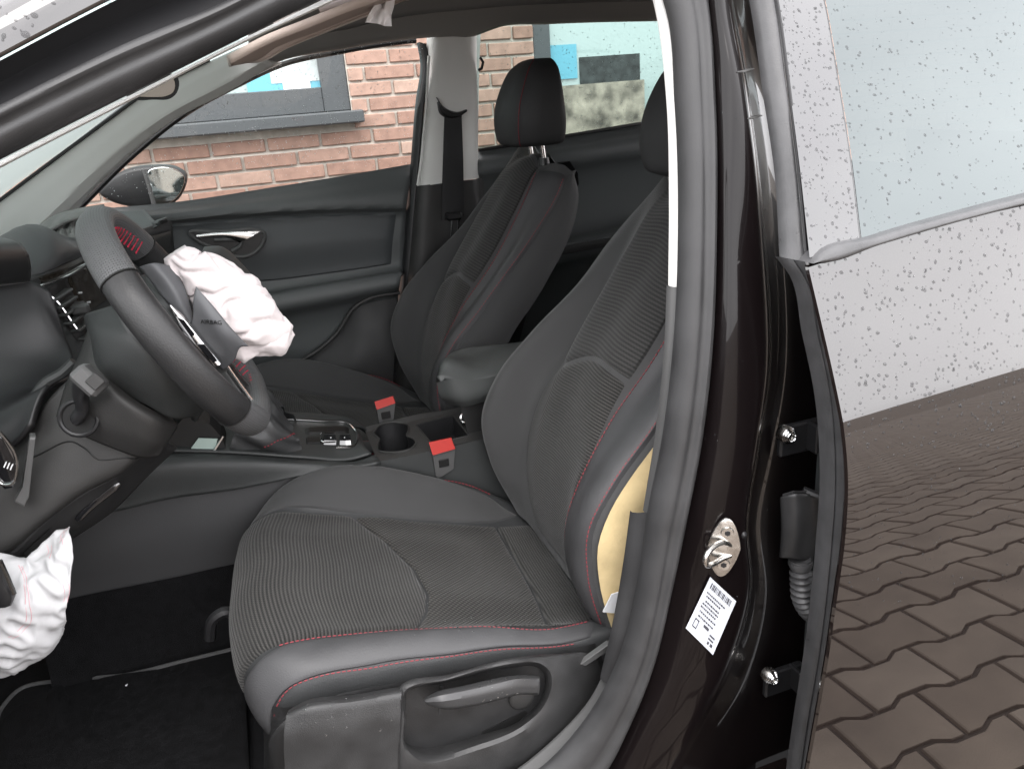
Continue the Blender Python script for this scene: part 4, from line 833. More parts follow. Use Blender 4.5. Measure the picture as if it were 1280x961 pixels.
# armrest
def rbox_px(front, back):
    return Surf([front, back], 30, 10)
ar = Surf([T3([(545, 478, -.02), (548, 470, -.06), (575, 476, -.07), (620, 470, -.07), (670, 452, -.07)]), T3([(548, 462, -.03), (553, 458, -.04), (590, 462, -.045), (630, 455, -.045), (680, 440, -.045)]), T3([(558, 446, .06), (570, 442, .07), (600, 438, .07), (640, 432, .07), (690, 424, .07)]), T3([(566, 440, .09), (576, 436, .09), (604, 432, .09), (645, 428, .09), (692, 420, .09)])], 30, 24)
arm = part('centre_armrest', ar.whole(), M['armrest'], 'padded centre armrest lid between the seats', thick=.02)
asd = Surf([T3([(546, 478, -.05), (560, 474, -.075), (600, 474, -.075), (660, 455, -.075)]), T3([(550, 495, -.045), (572, 500, -.075), (610, 492, -.075), (665, 475, -.075)]), T3([(560, 505, -.03), (578, 508, -.06), (612, 500, -.06), (668, 482, -.06)])], 20, 14)
build('armrest_side', asd.whole(), M['armrest'], arm)
q = Surf([T3([(575, 505, -.05), (620, 500, -.05), (680, 480, -.05)]), T3([(590, 560, -.06), (630, 540, -.06), (690, 520, -.06)])], 12, 6); build('armrest_base', q.whole(), M['gap'], arm)
# buckles
def buckle(top, y, bw, label):
    (x0, y0), (x1, y1), (x2, y2), (x3, y3), hb_ = top
    q = MB(); P = T3([(x3, y3, y), (x2, y2, y), (x2-2, y2+hb_*.9, y), (x2-5, y2+hb_, y), (x3+7, y3+hb_+2, y), (x3+4, y3+hb_-1, y)]); q.prism(P, (0, .022, 0)); o = part('belt_buckle', q, M['grey'], label, smooth=False)
    q = MB(); q.prism(T3([(x0, y0, y+.004), (x1, y1, y+.004), (x2, y2, y-.006), (x3, y3, y-.006)]), (.004, .016, -.006), .0); build('release_button', q, M['red'], o, 'red release button', smooth=False)
    q = MB(); c = T3([((x2+x3)/2, (y2+y3)/2+hb_*.5, y-.0015)])[0]; q.box(c, .022, .003, .018, bev=.001); build('buckle_window', q, M['gap'], o, smooth=False)
buckle(((536, 553), (564, 547), (569, 561), (541, 569), 27), -.115, .05, 'driver belt buckle with red button beside the cup holder')
buckle(((468, 502), (491, 495), (494, 504), (471, 512), 22), .125, .05, 'passenger belt buckle with red button')
q = Surf([T3([(488, 497, .13), (500, 500, .13), (508, 520, .13)]), T3([(494, 512, .125), (500, 520, .125), (506, 524, .125)])], 8, 6); 

# ================================================================== seats
def seat(label):
    L = [rowxz(-.628, (-.345, .20), (-.365, .24), (-.36, .285), (-.335, .31), (-.2, .315), (-.06, .295), (.07, .265), (.19, .26)),
         rowxz(-.620, (-.355, .25), (-.38, .29), (-.375, .345), (-.345, .380), (-.30, .390), (-.21, .38), (-.11, .36), (0, .338), (.10, .315), (.19, .31)),
         rowxz(-.592, (-.37, .26), (-.40, .32), (-.397, .37), (-.36, .404), (-.29, .408), (-.2, .397), (-.1, .375), (0, .352), (.1, .322), (.19, .31)),
         rowxz(-.540, (-.375, .27), (-.412, .33), (-.412, .38), (-.385, .412), (-.30, .408), (-.27, .398), (-.14, .362), (-.03, .33), (.10, .285), (.20, .27)),
         rowxz(-.455, (-.38, .28), (-.418, .35), (-.415, .41), (-.385, .435), (-.28, .412), (-.14, .368), (0, .322), (.1, .283), (.205, .26)),
         rowxz(-.37, (-.38, .29), (-.414, .36), (-.408, .42), (-.375, .444), (-.28, .418), (-.14, .370), (0, .322), (.1, .283), (.205, .26)),
         rowxz(-.285, (-.375, .29), (-.402, .36), (-.400, .425), (-.37, .45), (-.28, .425), (-.14, .380), (0, .33), (.1, .29), (.205, .26)),
         rowxz(-.20, (-.36, .30), (-.383, .37), (-.38, .43), (-.345, .453), (-.27, .433), (-.19, .412), (-.03, .355), (.11, .31), (.20, .28)),
         rowxz(-.160, (-.34, .30), (-.362, .37), (-.360, .425), (-.335, .458), (-.28, .468), (-.21, .465), (-.13, .447), (-.02, .400), (.10, .342), (.19, .29)),
         rowxz(-.135, (-.33, .30), (-.348, .36), (-.345, .42), (-.32, .458), (-.28, .480), (-.22, .490), (-.15, .480), (-.04, .435), (.10, .365), (.19, .30)),
         rowxz(-.118, (-.32, .28), (-.34, .34), (-.335, .40), (-.31, .44), (-.27, .46), (-.22, .468), (-.15, .458), (-.04, .415), (.1, .345), (.19, .28)),
         rowxz(-.11, (-.30, .18), (-.32, .24), (-.315, .30), (-.29, .32), (-.27, .32), (-.22, .32), (-.15, .31), (-.04, .30), (.1, .26), (.19, .22))]
    C = Surf(L, 120, 150)
    base = part('front_seat', C.whole(), M['leather'], label)
    # cushion panels
    FA = C.px((312, 806), (330, 807), (352, 806), (420, 796), (512, 787)); FB = C.px((322, 655), (335, 645), (352, 640), (400, 641), (440, 645))
    uf = [C.px((312, 806))[0], C.px((352, 806))[0]]
    va, vb = .285, .655
    seamA = [(u, v) for u, v in C.px((352, 806), (420, 796), (520, 788), (600, 784), (690, 785), (738, 775))]
    seamB = [(u, v) for u, v in C.px((346, 641), (440, 646), (540, 655), (620, 658), (650, 650))]
    fr = C.px((440, 646), (480, 672), (515, 705), (533, 740), (532, 762), (515, 786))
    # front ribbed panel: from the front roll back to the curved seam
    a = [(.06, seamA[0][1]+.0), (seamA[0][0]*.6, seamA[0][1]), seamA[0], C.px((420, 796))[0], C.px((512, 788))[0]]
    b = [(.06, seamB[0][1]), (seamB[0][0]*.6, seamB[0][1]), seamB[0], C.px((400, 643))[0], C.px((438, 646))[0]]
    n, m = 70, 60; Af, Bf = cr(a, n), cr(b, n); t = np.linspace(0, 1, m)
    Q = Af[:, None]*(1-t[None, :, None])+Bf[:, None]*t[None, :, None]
    cur = lin(fr[::-1], m)                        # shear rear edge to the curved seam
    wgt = np.linspace(0, 1, n)[:, None]**1.6
    Q[:, :, 0] = Q[:, :, 0]+(cur[None, :, 0]-Q[-1:, :, 0])*wgt
    def panel(Q, lift, puff, p=12):
        n, m = Q.shape[:2]; fs = 1-np.abs(2*np.linspace(0, 1, n)-1)**p; ft = 1-np.abs(2*np.linspace(0, 1, m)-1)**p
        H = -.003+(lift+puff+.003)*np.sqrt(np.clip(fs[:, None]*ft[None], 0, 1)); G = C.smp(C.G, Q)+C.smp(C.N, Q)*H[..., None]
        return MB().grid(G, uv=(np.clip(Q, 0, 1)*np.array([C.lu, C.lv])).reshape(-1, 2).tolist())
    build('cushion_front_panel', panel(Q, .001, .007, 26), M['rib'], base, 'ribbed front cloth of the cushion')
    # middle knit panel
    r1 = C.px((620, 657), (650, 710), (690, 784))
    m1 = 50; A2 = cur; B2 = cr(r1[::-1], m); t = np.linspace(0, 1, m1)[:, None, None]
    Q2 = A2[None]*(1-t)+B2[None]*t; Q2[:, :, 1] = Q[-1:, :, 1]*(1-t[:, :, 0])+np.linspace(B2[0][1], B2[-1][1], m)[None]*t[:, :, 0]
    build('cushion_centre_panel', panel(Q2, .0005, .003, 26), M['knit'], base, 'knitted centre cloth of the cushion')
    B3 = cr(C.px((668, 655), (708, 720), (742, 775))[::-1], m); B3[:, 0] = np.maximum(B3[:, 0], B2[:, 0]+.10); t = np.linspace(0, 1, 24)[:, None, None]; Q3 = B2[None]*(1-t)+B3[None]*t
    build('cushion_rear_strip', panel(Q3, .001, .006, 12), M['rib'], base, 'ribbed strip at the back of the cushion')
    # bolsters
    sA = C.px((352, 808), (420, 798), (520, 790), (600, 786), (690, 788), (745, 776)); sL = C.px((346, 893), (360, 862), (397, 845), (480, 829), (560, 819), (640, 809), (715, 803))
    build('cushion_bolster', C.patch([(.05, sA[0][1]-.01), (sA[0][0]*.6, sA[0][1]-.01)]+sA, [(.05, sL[0][1]), (sL[0][0]*.6, sL[0][1])]+sL[1:]+[(.93, sL[-1][1])], 70, 24, .001, .006, 10), M['leather2'], base, 'leather side bolster with red stitching')
    far_top = C.px((349, 637), (440, 642), (540, 651), (620, 653), (650, 645))
    vc = .795
    build('inner_cushion_bolster', C.patch([(.14, far_top[0][1])]+far_top, [(.10, .80), (.3, .815), (.5, .82), (.7, .82), (.9, .82)], 60, 24, .001, .005, 12), M['cloth'], base)
    build('stitching', C.stitch(C.px((350, 810), (420, 799), (520, 791), (600, 787), (690, 789), (735, 780)), lift=.006), M['thread'], base, kind='stuff')
    build('stitching', C.stitch(C.px((345, 892), (350, 876), (362, 860), (397, 845), (480, 830), (560, 820), (640, 810), (715, 804)), lift=.006), M['thread'], base, kind='stuff')
    build('stitching', C.stitch([(.30, .835), (.5, .835), (.7, .835), (.88, .83)], lift=.003), M['thread'], base, kind='stuff')
    # ---- backrest
    Bk = [rowxz(-.606, (.205, .29), (.18, .42), (.185, .50), (.23, .575), (.30, .645), (.385, .735), (.47, .83), (.545, .93), (.585, 1.0)),
          rowxz(-.618, (.19, .29), (.165, .42), (.17, .50), (.215, .575), (.285, .645), (.37, .735), (.455, .83), (.53, .93), (.57, 1.0)),
          rowxz(-.595, (.17, .29), (.142, .42), (.147, .50), (.19, .575), (.262, .645), (.345, .735), (.43, .83), (.51, .93), (.555, 1.01)),
          rowxz(-.540, (.19, .28), (.148, .38), (.148, .48), (.19, .56), (.25, .63), (.335, .72), (.415, .82), (.485, .92), (.535, 1.005)),
          rowxz(-.455, (.20, .26), (.178, .40), (.19, .5), (.22, .6), (.27, .7), (.338, .79), (.405, .88), (.46, .95), (.52, .985)),
          rowxz(-.37, (.20, .26), (.18, .40), (.192, .5), (.22, .6), (.27, .7), (.338, .79), (.405, .88), (.46, .955), (.52, .99)),
          rowxz(-.285, (.20, .26), (.178, .40), (.19, .5), (.22, .6), (.275, .7), (.345, .80), (.405, .88), (.46, .95), (.52, .985)),
          rowxz(-.21, (.18, .30), (.172, .40), (.185, .5), (.228, .6), (.30, .68), (.355, .76), (.42, .86), (.48, .95), (.53, 1.01)),
          rowxz(-.160, (.17, .31), (.122, .44), (.113, .54), (.155, .63), (.235, .71), (.35, .80), (.42, .87), (.495, .945), (.545, .985)),
          rowxz(-.132, (.18, .32), (.132, .44), (.122, .54), (.165, .625), (.245, .70), (.368, .80), (.432, .87), (.51, .935), (.56, .965)),
          rowxz(-.135, (.24, .32), (.20, .44), (.19, .54), (.23, .62), (.31, .70), (.43, .80), (.50, .87), (.57, .92), (.61, .94)),
          rowxz(-.19, (.28, .32), (.26, .44), (.26, .54), (.30, .62), (.38, .70), (.49, .80), (.56, .87), (.62, .93), (.65, .95))]
    for r_ in Bk:
        for k_, p in enumerate(r_):
            f_ = max(0, (k_/(len(r_)-1)-.34)/.66)
            if p[1] < -.37: p[1] = -.37+(p[1]+.37)*(1-.44*f_**1.6); p[2] -= .055*f_**2*min(1, abs(p[1]+.37)/.16)
    S = Surf(Bk, 110, 150)
    bk_ = build('backrest', S.whole(), M['cloth'], base)
    # closing shell behind and over the shoulder
    top = [S.G[-1, j] for j in range(40, 150, 6)]
    q = Surf([top, [p+np.array([.03, 0, .006]) for p in top], [p+np.array([.06, 0, -.03]) for p in top], [np.array([.50, p[1], .7]) for p in top], [np.array([.36, p[1], .3]) for p in top]], 40, 20); build('backrest_shell', q.whole(), M['plastic'], base)
    vL, vR = S.px((790, 540))[0][1], S.px((690, 480))[0][1]
    inner = S.px((745, 776), (716, 722), (713, 660), (741, 600), (781, 540), (828, 486)); vi = float(np.mean([p[1] for p in inner[1:5]]))
    farseam = S.px((655, 640), (655, 590), (665, 540), (690, 480), (740, 420)); vf = float(np.mean([p[1] for p in farseam[1:4]]))
    ue = S.px((795, 450))[0][0]; lo_ = .05
    mid_l = [(lo_, vi), (.3, vi), (.45, vi+.005), (.56, vi+.01)]; mid_r = [(lo_, vf), (.3, vf), (.42, vf-.005), (.47, vf-.02)]
    n, m = 50, 40; Am, Bm = cr(mid_l, n), cr(mid_r, n); t = np.linspace(0, 1, m)[None, :, None]; Q = Am[:, None]*(1-t)+Bm[:, None]*t
    arch = .035*np.sin(np.linspace(0, math.pi, m)); Q[:, :, 0] += arch[None]*(np.linspace(0, 1, n)[:, None]**2)
    def bpanel(Q, lift, puff, p): 
        n, m = Q.shape[:2]; fs = 1-np.abs(2*np.linspace(0, 1, n)-1)**p; ft = 1-np.abs(2*np.linspace(0, 1, m)-1)**p
        H = -.003+(lift+puff+.003)*np.sqrt(np.clip(fs[:, None]*ft[None], 0, 1)); G = S.smp(S.G, Q)+S.smp(S.N, Q)*H[..., None]
        return MB().grid(G, uv=(np.clip(Q, 0, 1)*np.array([S.lu, S.lv])).reshape(-1, 2).tolist())
    build('back_lower_panel', bpanel(Q, .001, .006, 20), M['rib'], base, 'ribbed lower panel of the backrest')
    U0 = Q[-1]+np.array([.004, 0]); U1 = np.stack([np.full(m, .99), np.linspace(vi+.02, vf-.05, m)], 1); tt = np.linspace(0, 1, 50)[:, None, None]; U = U0[None]*(1-tt)+U1[None]*tt
    build('back_upper_panel', bpanel(U, .001, .005, 24), M['rib_far'], base, 'ribbed upper panel of the backrest')
    outer = S.px((752, 770), (739, 720), (743, 670), (771, 620), (819, 560)); vo = float(np.mean([p[1] for p in outer[1:4]]))
    build('back_bolster', S.patch([(.02, vo), (.3, vo), (.6, vo), (.98, vo)], [(.02, vi-.006), (.3, vi-.006), (.6, vi-.004), (.98, vi+.012)], 60, 20, .001, .007, 12), M['leather2'], base, 'leather bolster of the backrest with red stitching')
    build('stitching', S.stitch([(.04, vi-.012), (.3, vi-.012), (.6, vi-.01), (.96, vi+.006)], lift=.007), M['thread'], base, kind='stuff')
    build('stitching', S.stitch([(.04, vo+.010), (.3, vo+.010), (.6, vo+.010), (.96, vo+.010)], lift=.007), M['thread'], base, kind='stuff')
    q = MB(); q.tube(S.point(np.array([(u, .868) for u in np.linspace(.1, .97, 50)]), .001), .0022, 6); build('edge_piping', q, M['leather2'], base)
    # side: foam or side cover, added by the caller through vo
    # headrest
    hc_ = np.array([.502, -.37, 1.115]); hr = []
    for (dz, wy, d0, d1) in ((-.098, .085, -.045, .045), (-.09, .118, -.058, .056), (-.05, .135, -.066, .058), (.0, .137, -.062, .052), (.045, .128, -.048, .046), (.085, .106, -.028, .04), (.104, .07, -.006, .032), (.108, .03, .004, .026)):
        ring = []
        for k in range(40):
            a = 2*math.pi*k/40; c, s = math.cos(a), math.sin(a); e = .55
            y = 1.05*wy*math.copysign(abs(c)**e, c); x = (d0+d1)/2+1.12*(d1-d0)/2*math.copysign(abs(s)**e, s)
            ring.append(hc_+np.array([x+.18*dz*.3-(abs(c)**3)*(-.018), y, dz]))
        hr.append(ring)
    G = np.stack([cr(np.array([r[k] for r in hr]), 40) for k in range(40)], 1); q = MB(); q.grid(G, cv=True); q.f.append(tuple(range(40))); q.f.append(tuple(39*40+k for k in reversed(range(40))))
    hd_ = build('headrest', q, M['hrest'], base)
    q = MB()
    fi = [int(i) for i in range(2, 38)]
    q.tube([G[i, 26]*1.0+np.array([-.001, -.0005, 0]) for i in fi], .0009, 5); build('headrest_stitching', q, M['thread'], base)
    for yy in (-.045, .075-.045+.03):
        pass
    for yy in (-.06, .04):
        q = MB(); p0 = np.array([.515, -.37+yy, .968]); q.tube([p0+[.004, 0, -.03], p0+[-.005, 0, .075]], .0065, 12); build('headrest_post', q, M['chrome'], base)
        q = MB(); q.tube([p0+[0, 0, .0], p0+[0, 0, .018]], [.016, .013], 14); build('post_collar', q, M['black'], base)
    q = MB(); bc = np.array([.50, -.37-.136, 1.085]); q.tube([bc+[.03, .012, 0], bc+[.03, -.003, 0]], [.013, .012], 16); build('headrest_button', q, M['black'], base)
    return base, C, S, vo, vi
driver, SC_, SB, vo, vi = seat('driver seat, its side cover torn off to yellow foam')
# passenger seat: copy, moved across the car
DX, DY, DZ = -.05, .37+.37*.88, .03
ps = driver.copy(); sc.collection.objects.link(ps); ps.parent = car; ps.matrix_parent_inverse = driver.matrix_parent_inverse.copy(); ps.location = (DX, DY, DZ); ps.scale = (1, .88, 1); ps['label'] = 'front passenger seat, undamaged, behind the airbag'
for ch in list(driver.children):
    c = ch.copy(); sc.collection.objects.link(c); c.parent = ps; c.matrix_parent_inverse = ch.matrix_parent_inverse.copy()
    if ch.name.split('.')[0] in ('headrest', 'headrest_post', 'post_collar', 'headrest_button', 'headrest_stitching'): c.location.x += .008
# passenger: intact side cover of the backrest
def sidecover(front, backx, m, name, par, label=None, off=(0, 0, 0), bulge=.012):
    off = np.array(off); A = np.array(front)+off; Bq = A+np.array([1, 0, 0])*np.array(backx)[:, None]; Bq[:, 1] += .02
    R = [A, A*.7+Bq*.3+[0, -bulge, 0], A*.3+Bq*.7+[0, -bulge, 0], Bq]
    return build(name, Surf([list(r) for r in R], 40, 20).whole(), m, par, label)
fr_ = [SB.point((u, vo-.006), .002) for u in np.linspace(.01, .985, 14)]
sidecover(fr_, [.17, .165, .16, .155, .15, .145, .14, .135, .125, .115, .10, .08, .055, .02], M['cloth'], 'side_cover', ps, off=(DX*0, 0, 0))
# driver: exposed foam and a torn tag
sidecover(fr_, np.linspace(.22, .12, 14), M['foam'], 'exposed_foam', driver, off=(0, -.008, 0), label= 'yellow foam bared by the burst side airbag', bulge=.011)
q = MB(); q.prism(T3([(753, 764, -.635), (764, 742, -.635), (776, 738, -.635), (776, 766, -.635)]), (0, -.002, 0)); build('torn_tag', q, M['label'], driver, smooth=False)
# ---- valance with lever
vb_ = Surf([T3([(330, 880, -.60), (358, 884, -.645), (420, 868, -.648), (500, 852, -.648), (600, 832, -.648), (700, 815, -.645), (758, 800, -.62)]), T3([(330, 960, -.60), (356, 905, -.655), (420, 905, -.655), (500, 905, -.655), (600, 890, -.655), (700, 870, -.655), (756, 840, -.63)]), T3([(330, 1010, -.60), (356, 1010, -.655), (420, 1010, -.655), (500, 1010, -.655), (600, 1010, -.655), (700, 960, -.655), (750, 930, -.63)])], 40, 20)
val = build('seat_valance', vb_.whole(), M['val'], driver, 'dark plastic side valance with recessed lever')
fb = Surf([T3([(362, 886, -.65), (380, 876, -.652), (440, 868, -.652), (503, 857, -.652)]), T3([(358, 894, -.672), (380, 886, -.678), (440, 877, -.678), (502, 866, -.678)]), T3([(356, 908, -.680), (380, 902, -.685), (440, 895, -.685), (501, 884, -.685)]), T3([(356, 960, -.68), (380, 960, -.685), (440, 950, -.685), (499, 940, -.685)]), T3([(360, 1010, -.68), (380, 1010, -.685), (440, 1010, -.685), (499, 1010, -.685)])], 40, 40)
build('valance_front', fb.whole(), M['val2'], driver)
ed = strip(T3([(502, 857, -.653), (502, 868, -.68), (500, 900, -.686), (498, 940, -.686), (500, 1010, -.686)]), T3([(506, 858, -.655), (507, 870, -.66), (506, 900, -.66), (506, 936, -.66), (506, 1010, -.66)]), .002, .002, 30, 6); build('valance_front_edge', ed, M['val2'], driver)
# frame round the recess: outer and inner loops
out_l = T3([(500, 858, -.65), (560, 843, -.65), (640, 822, -.65), (690, 817, -.65), (745, 822, -.64), (752, 850, -.64), (735, 900, -.66), (690, 945, -.67), (600, 985, -.67), (500, 1000, -.67), (494, 950, -.67), (497, 900, -.66)])
mid_l = T3([(501, 860, -.668), (560, 845, -.672), (640, 825, -.672), (684, 826, -.672), (700, 840, -.675), (700, 862, -.680), (690, 895, -.685), (665, 925, -.69), (600, 960, -.69), (515, 975, -.69), (502, 945, -.688), (502, 900, -.68)])
mi2_l = T3([(504, 862, -.672), (560, 848, -.676), (640, 830, -.676), (674, 829, -.676), (686, 840, -.678), (687, 862, -.682), (678, 885, -.686), (655, 908, -.69), (600, 932, -.69), (520, 948, -.69), (507, 938, -.688), (505, 900, -.68)])
in_l = T3([(507, 866, -.652), (560, 852, -.652), (640, 834, -.652), (670, 833, -.652), (680, 842, -.652), (680, 860, -.652), (670, 880, -.652), (650, 898, -.652), (600, 916, -.652), (520, 932, -.652), (508, 928, -.652), (506, 900, -.652)])
G = np.stack([cr(np.array(l), 110, True) for l in (out_l, mid_l, mi2_l, in_l)], 1); G = np.stack([cr(G[i], 14) for i in range(110)]); q = MB(); q.grid(G, cu=True); fro = build('valance_frame', q, M['val2'], driver)
q = MB(); q.prism(cr(np.array(in_l)+[0, .006, 0], 60, True), (0, -.004, 0)); build('recess_floor', q, M['val'], driver, smooth=False)
q = MB(); q.prism(np.array(T3([(602, 914, -.656), (655, 886, -.656), (662, 892, -.656), (640, 905, -.656), (610, 918, -.656)])), (0, -.003, 0)); build('recess_slot', q, M['gap'], driver, smooth=False)
q = MB(); q.tube(T3([(552, 856, -.652), (549, 888, -.652), (548, 916, -.652)]), .003, 6); build('recess_rib', q, M['plastic'], driver)
lv = Surf([T3([(530, 872, -.675), (545, 864, -.68), (580, 856, -.68), (630, 845, -.68), (650, 843, -.68), (674, 844, -.675)]), T3([(530, 874, -.69), (548, 869, -.70), (582, 862, -.70), (630, 851, -.70), (648, 848, -.70), (675, 848, -.69)]), T3([(531, 877, -.695), (548, 876, -.706), (584, 872, -.706), (628, 862, -.706), (646, 858, -.704), (675, 857, -.695)]), T3([(536, 881, -.69), (552, 884, -.70), (586, 881, -.70), (626, 872, -.70), (644, 867, -.70), (674, 866, -.69)]), T3([(540, 882, -.67), (554, 886, -.675), (586, 883, -.675), (626, 874, -.675), (644, 869, -.675), (673, 868, -.67)])], 50, 21, True)
build('seat_height_lever', lv.whole(), M['lever'], driver, 'grey seat height lever in the recess', thick=.004)
q = MB(); q.ball(at(652, 872, y=-.658), (.022, .006, .022), nu=20, nv=8); build('lever_pivot', q, M['plastic2'], driver)
q = MB(); q.prism(T3([(722, 826, -.648), (758, 800, -.648), (764, 800, -.648), (762, 806, -.648), (728, 828, -.648)]), (0, -.01, 0), .003); build('hinge_cover', q, M['grey'], driver, smooth=False)
# drops on the valance
wd = MB()
def drop(mb, p, n, r, h=.45, nu=8, nv=4):
    n = np.asarray(n)/np.linalg.norm(n); a = np.cross(n, [.3, .5, .8]); a /= np.linalg.norm(a); b = np.cross(n, a); e = rnd.uniform(.8, 1.25); mb.ball(p, (r*e, r/e, r*h), np.array([a, b, n]), nu, nv, half=True)
for (S_, n_, rg) in ((fb, 30, (0, 1, .05, .35)), (lv, 26, (.4, 1, .1, .6)), (SC_, 26, (.5, .92, .12, .3))):
    for k in range(n_):
        uv = (rnd.uniform(rg[0], rg[1]), rnd.uniform(rg[2], rg[3])); drop(wd, S_.point(uv, .0005 if S_ is not SC_ else .007), S_.smp(S_.N, np.array(uv)), rnd.uniform(.0008, .0022))
build('water_drops', wd, M['drop'], driver, kind='stuff')
q = MB(); q.tube(cr(T3([(262, 798, -.36), (268, 772, -.36), (282, 764, -.36), (296, 770, -.36)]), 14), .010, 8); build('seat_rail_cover', q, M['black'], driver)
# ================================================================== near body side: pillar, seal, sill
# door opening seal: one run of rubber from the windscreen pillar over the roof, down the centre pillar and along the sill
sL_ = [at(-90, 245, y=-.72), at(0, 199, y=-.712), at(150, 123, y=-.69), at(296, 50, y=-.668), at(390, 4, y=-.65), at(470, -36, y=-.635), at(620, -70, y=-.62), at(760, -70, y=-.62), at(815, -45, y=-.622), at(836, 5, y=-.64), at(849, 130, y=-.672), at(853, 300, y=-.705), at(848, 420, y=-.724), at(833, 550, y=-.735), at(813, 650, y=-.74), at(800, 740, y=-.74), at(776, 830, y=-.74), at(735, 905, y=-.735), at(680, 965, y=-.735), at(600, 1010, y=-.735), at(400, 1080, y=-.735)]
sR_ = [at(-90, 175, y=-.73), at(0, 131, y=-.722), at(150, 57, y=-.70), at(285, 0, y=-.678), at(380, -50, y=-.66), at(470, -90, y=-.645), at(620, -130, y=-.63), at(790, -130, y=-.63), at(866, -90, y=-.632), at(884, 5, y=-.65), at(893, 130, y=-.682), at(894, 300, y=-.715), at(890, 420, y=-.734), at(876, 550, y=-.745), at(857, 650, y=-.75), at(838, 740, y=-.75), at(816, 830, y=-.75), at(786, 905, y=-.745), at(755, 965, y=-.745), at(690, 1030, y=-.745), at(440, 1150, y=-.745)]
nA, nB = cr(sL_, 160), cr(sR_, 160)
rws = [nA+[0, .012, 0], nA+[0, .006, 0], nA*.93+nB*.07+[0, -.004, 0], nA*.75+nB*.25+[0, -.012, 0], nA*.55+nB*.45+[0, -.013, 0], nA*.45+nB*.55+[0, -.010, 0], nA*.36+nB*.64+[0, -.010, 0], nA*.2+nB*.8+[0, -.014, 0], nA*.05+nB*.95+[0, -.008, 0], nB+[0, .01, 0], nB+[0, .04, 0]]
G = np.stack([cr(np.array([r[i] for r in rws]), 36) for i in range(160)])
seal = part('door_seal', MB().grid(G), M['rubber'], 'grey rubber seal round the driver door opening')
# pale edge of the centre pillar trim
pl = strip([at(806, -45, y=-.60), at(820, 5, y=-.615), at(836, 130, y=-.648), at(839, 250, y=-.67), at(838, 358, y=-.69)], [at(826, -45, y=-.60), at(838, 5, y=-.62), at(851, 130, y=-.655), at(854, 250, y=-.68), at(852, 358, y=-.70)], .004, .006, 60, 8)
ct_ = part('near_pillar_trim', pl, M['trimwhite'], 'pale edge of the trim on the near centre pillar')
pl = strip([at(836, 358, y=-.69), at(833, 430, y=-.70), at(822, 540, y=-.705), at(806, 640, y=-.71)], [at(856, 358, y=-.703), at(853, 430, y=-.712), at(840, 540, y=-.72), at(822, 640, y=-.725)], .004, .006, 40, 8); build('lower_trim', pl, M['grey'], ct_)
pl = strip([at(790, 640, y=-.69), at(782, 700, y=-.695), at(770, 770, y=-.70), at(752, 850, y=-.70)], [at(824, 634, y=-.72), at(816, 700, y=-.725), at(802, 770, y=-.725), at(778, 860, y=-.725)], .006, .006, 40, 8); build('lower_trim', pl, M['rubber'], ct_)
st_ = Surf([T3([(756, 838, -.69), (738, 872, -.69), (695, 920, -.69), (640, 965, -.69), (500, 1030, -.69), (300, 1100, -.69)]), T3([(768, 850, -.705), (752, 885, -.71), (712, 930, -.71), (655, 978, -.71), (510, 1045, -.71), (300, 1120, -.71)]), T3([(786, 862, -.728), (768, 900, -.73), (736, 940, -.73), (690, 985, -.73), (540, 1065, -.73), (300, 1150, -.73)])], 40, 14)
part('sill_trim', st_.whole(), M['grey'], 'grey plastic sill trim beside the seat', thick=.01)
# painted centre pillar: section curves run top to bottom
PB = [T3([(872, -80, -.63), (880, 5, -.64), (888, 130, -.675), (889, 300, -.705), (885, 420, -.725), (871, 550, -.735), (852, 650, -.74), (833, 740, -.74), (810, 830, -.74), (780, 905, -.735), (745, 975, -.735)]),
      T3([(882, -80, -.655), (891, 5, -.665), (903, 130, -.70), (908, 300, -.73), (906, 420, -.75), (896, 550, -.762), (880, 650, -.768), (872, 740, -.77), (846, 830, -.77), (806, 905, -.765), (770, 985, -.765)]),
      T3([(890, -80, -.662), (899, 5, -.672), (917, 110, -.706), (934, 300, -.738), (938, 420, -.758), (928, 550, -.772), (914, 650, -.778), (918, 740, -.78), (886, 830, -.78), (848, 905, -.778), (806, 985, -.775)]),
      T3([(899, -80, -.66), (909, 5, -.670), (929, 110, -.704), (951, 300, -.736), (957, 470, -.762), (943, 560, -.772), (929, 650, -.778), (933, 740, -.78), (906, 830, -.78), (866, 905, -.778), (824, 985, -.775)]),
      T3([(906, -80, -.64), (918, 5, -.65), (936, 110, -.684), (958, 300, -.715), (963, 470, -.74), (950, 560, -.752), (936, 650, -.758), (940, 740, -.76), (916, 830, -.76), (880, 905, -.758), (840, 985, -.755)]),
      T3([(925, -80, -.60), (940, 5, -.61), (960, 110, -.644), (980, 300, -.675), (990, 470, -.70), (985, 560, -.71), (975, 650, -.715), (975, 740, -.715), (950, 830, -.715), (925, 905, -.712), (900, 985, -.71)]),
      T3([(960, -80, -.60), (975, 5, -.60), (1000, 110, -.634), (1020, 300, -.665), (1040, 470, -.69), (1050, 560, -.70), (1045, 650, -.705), (1040, 740, -.705), (1030, 830, -.705), (1015, 905, -.70), (1000, 985, -.70)])]
PS = Surf(PB, 110, 90)
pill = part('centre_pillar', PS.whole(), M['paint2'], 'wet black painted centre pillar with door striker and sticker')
# weld seams on the pillar
for a in ([(921, 92), (942, 86)], [(934, 148), (952, 144)]):
    q = MB(); q.tube(PS.point(np.array(cr(PS.px(*a), 8)), .0008), [.0008, .0016, .0016, .002, .0016, .0016, .0012, .0006], 6); build('weld_seam', q, M['grey'], pill)
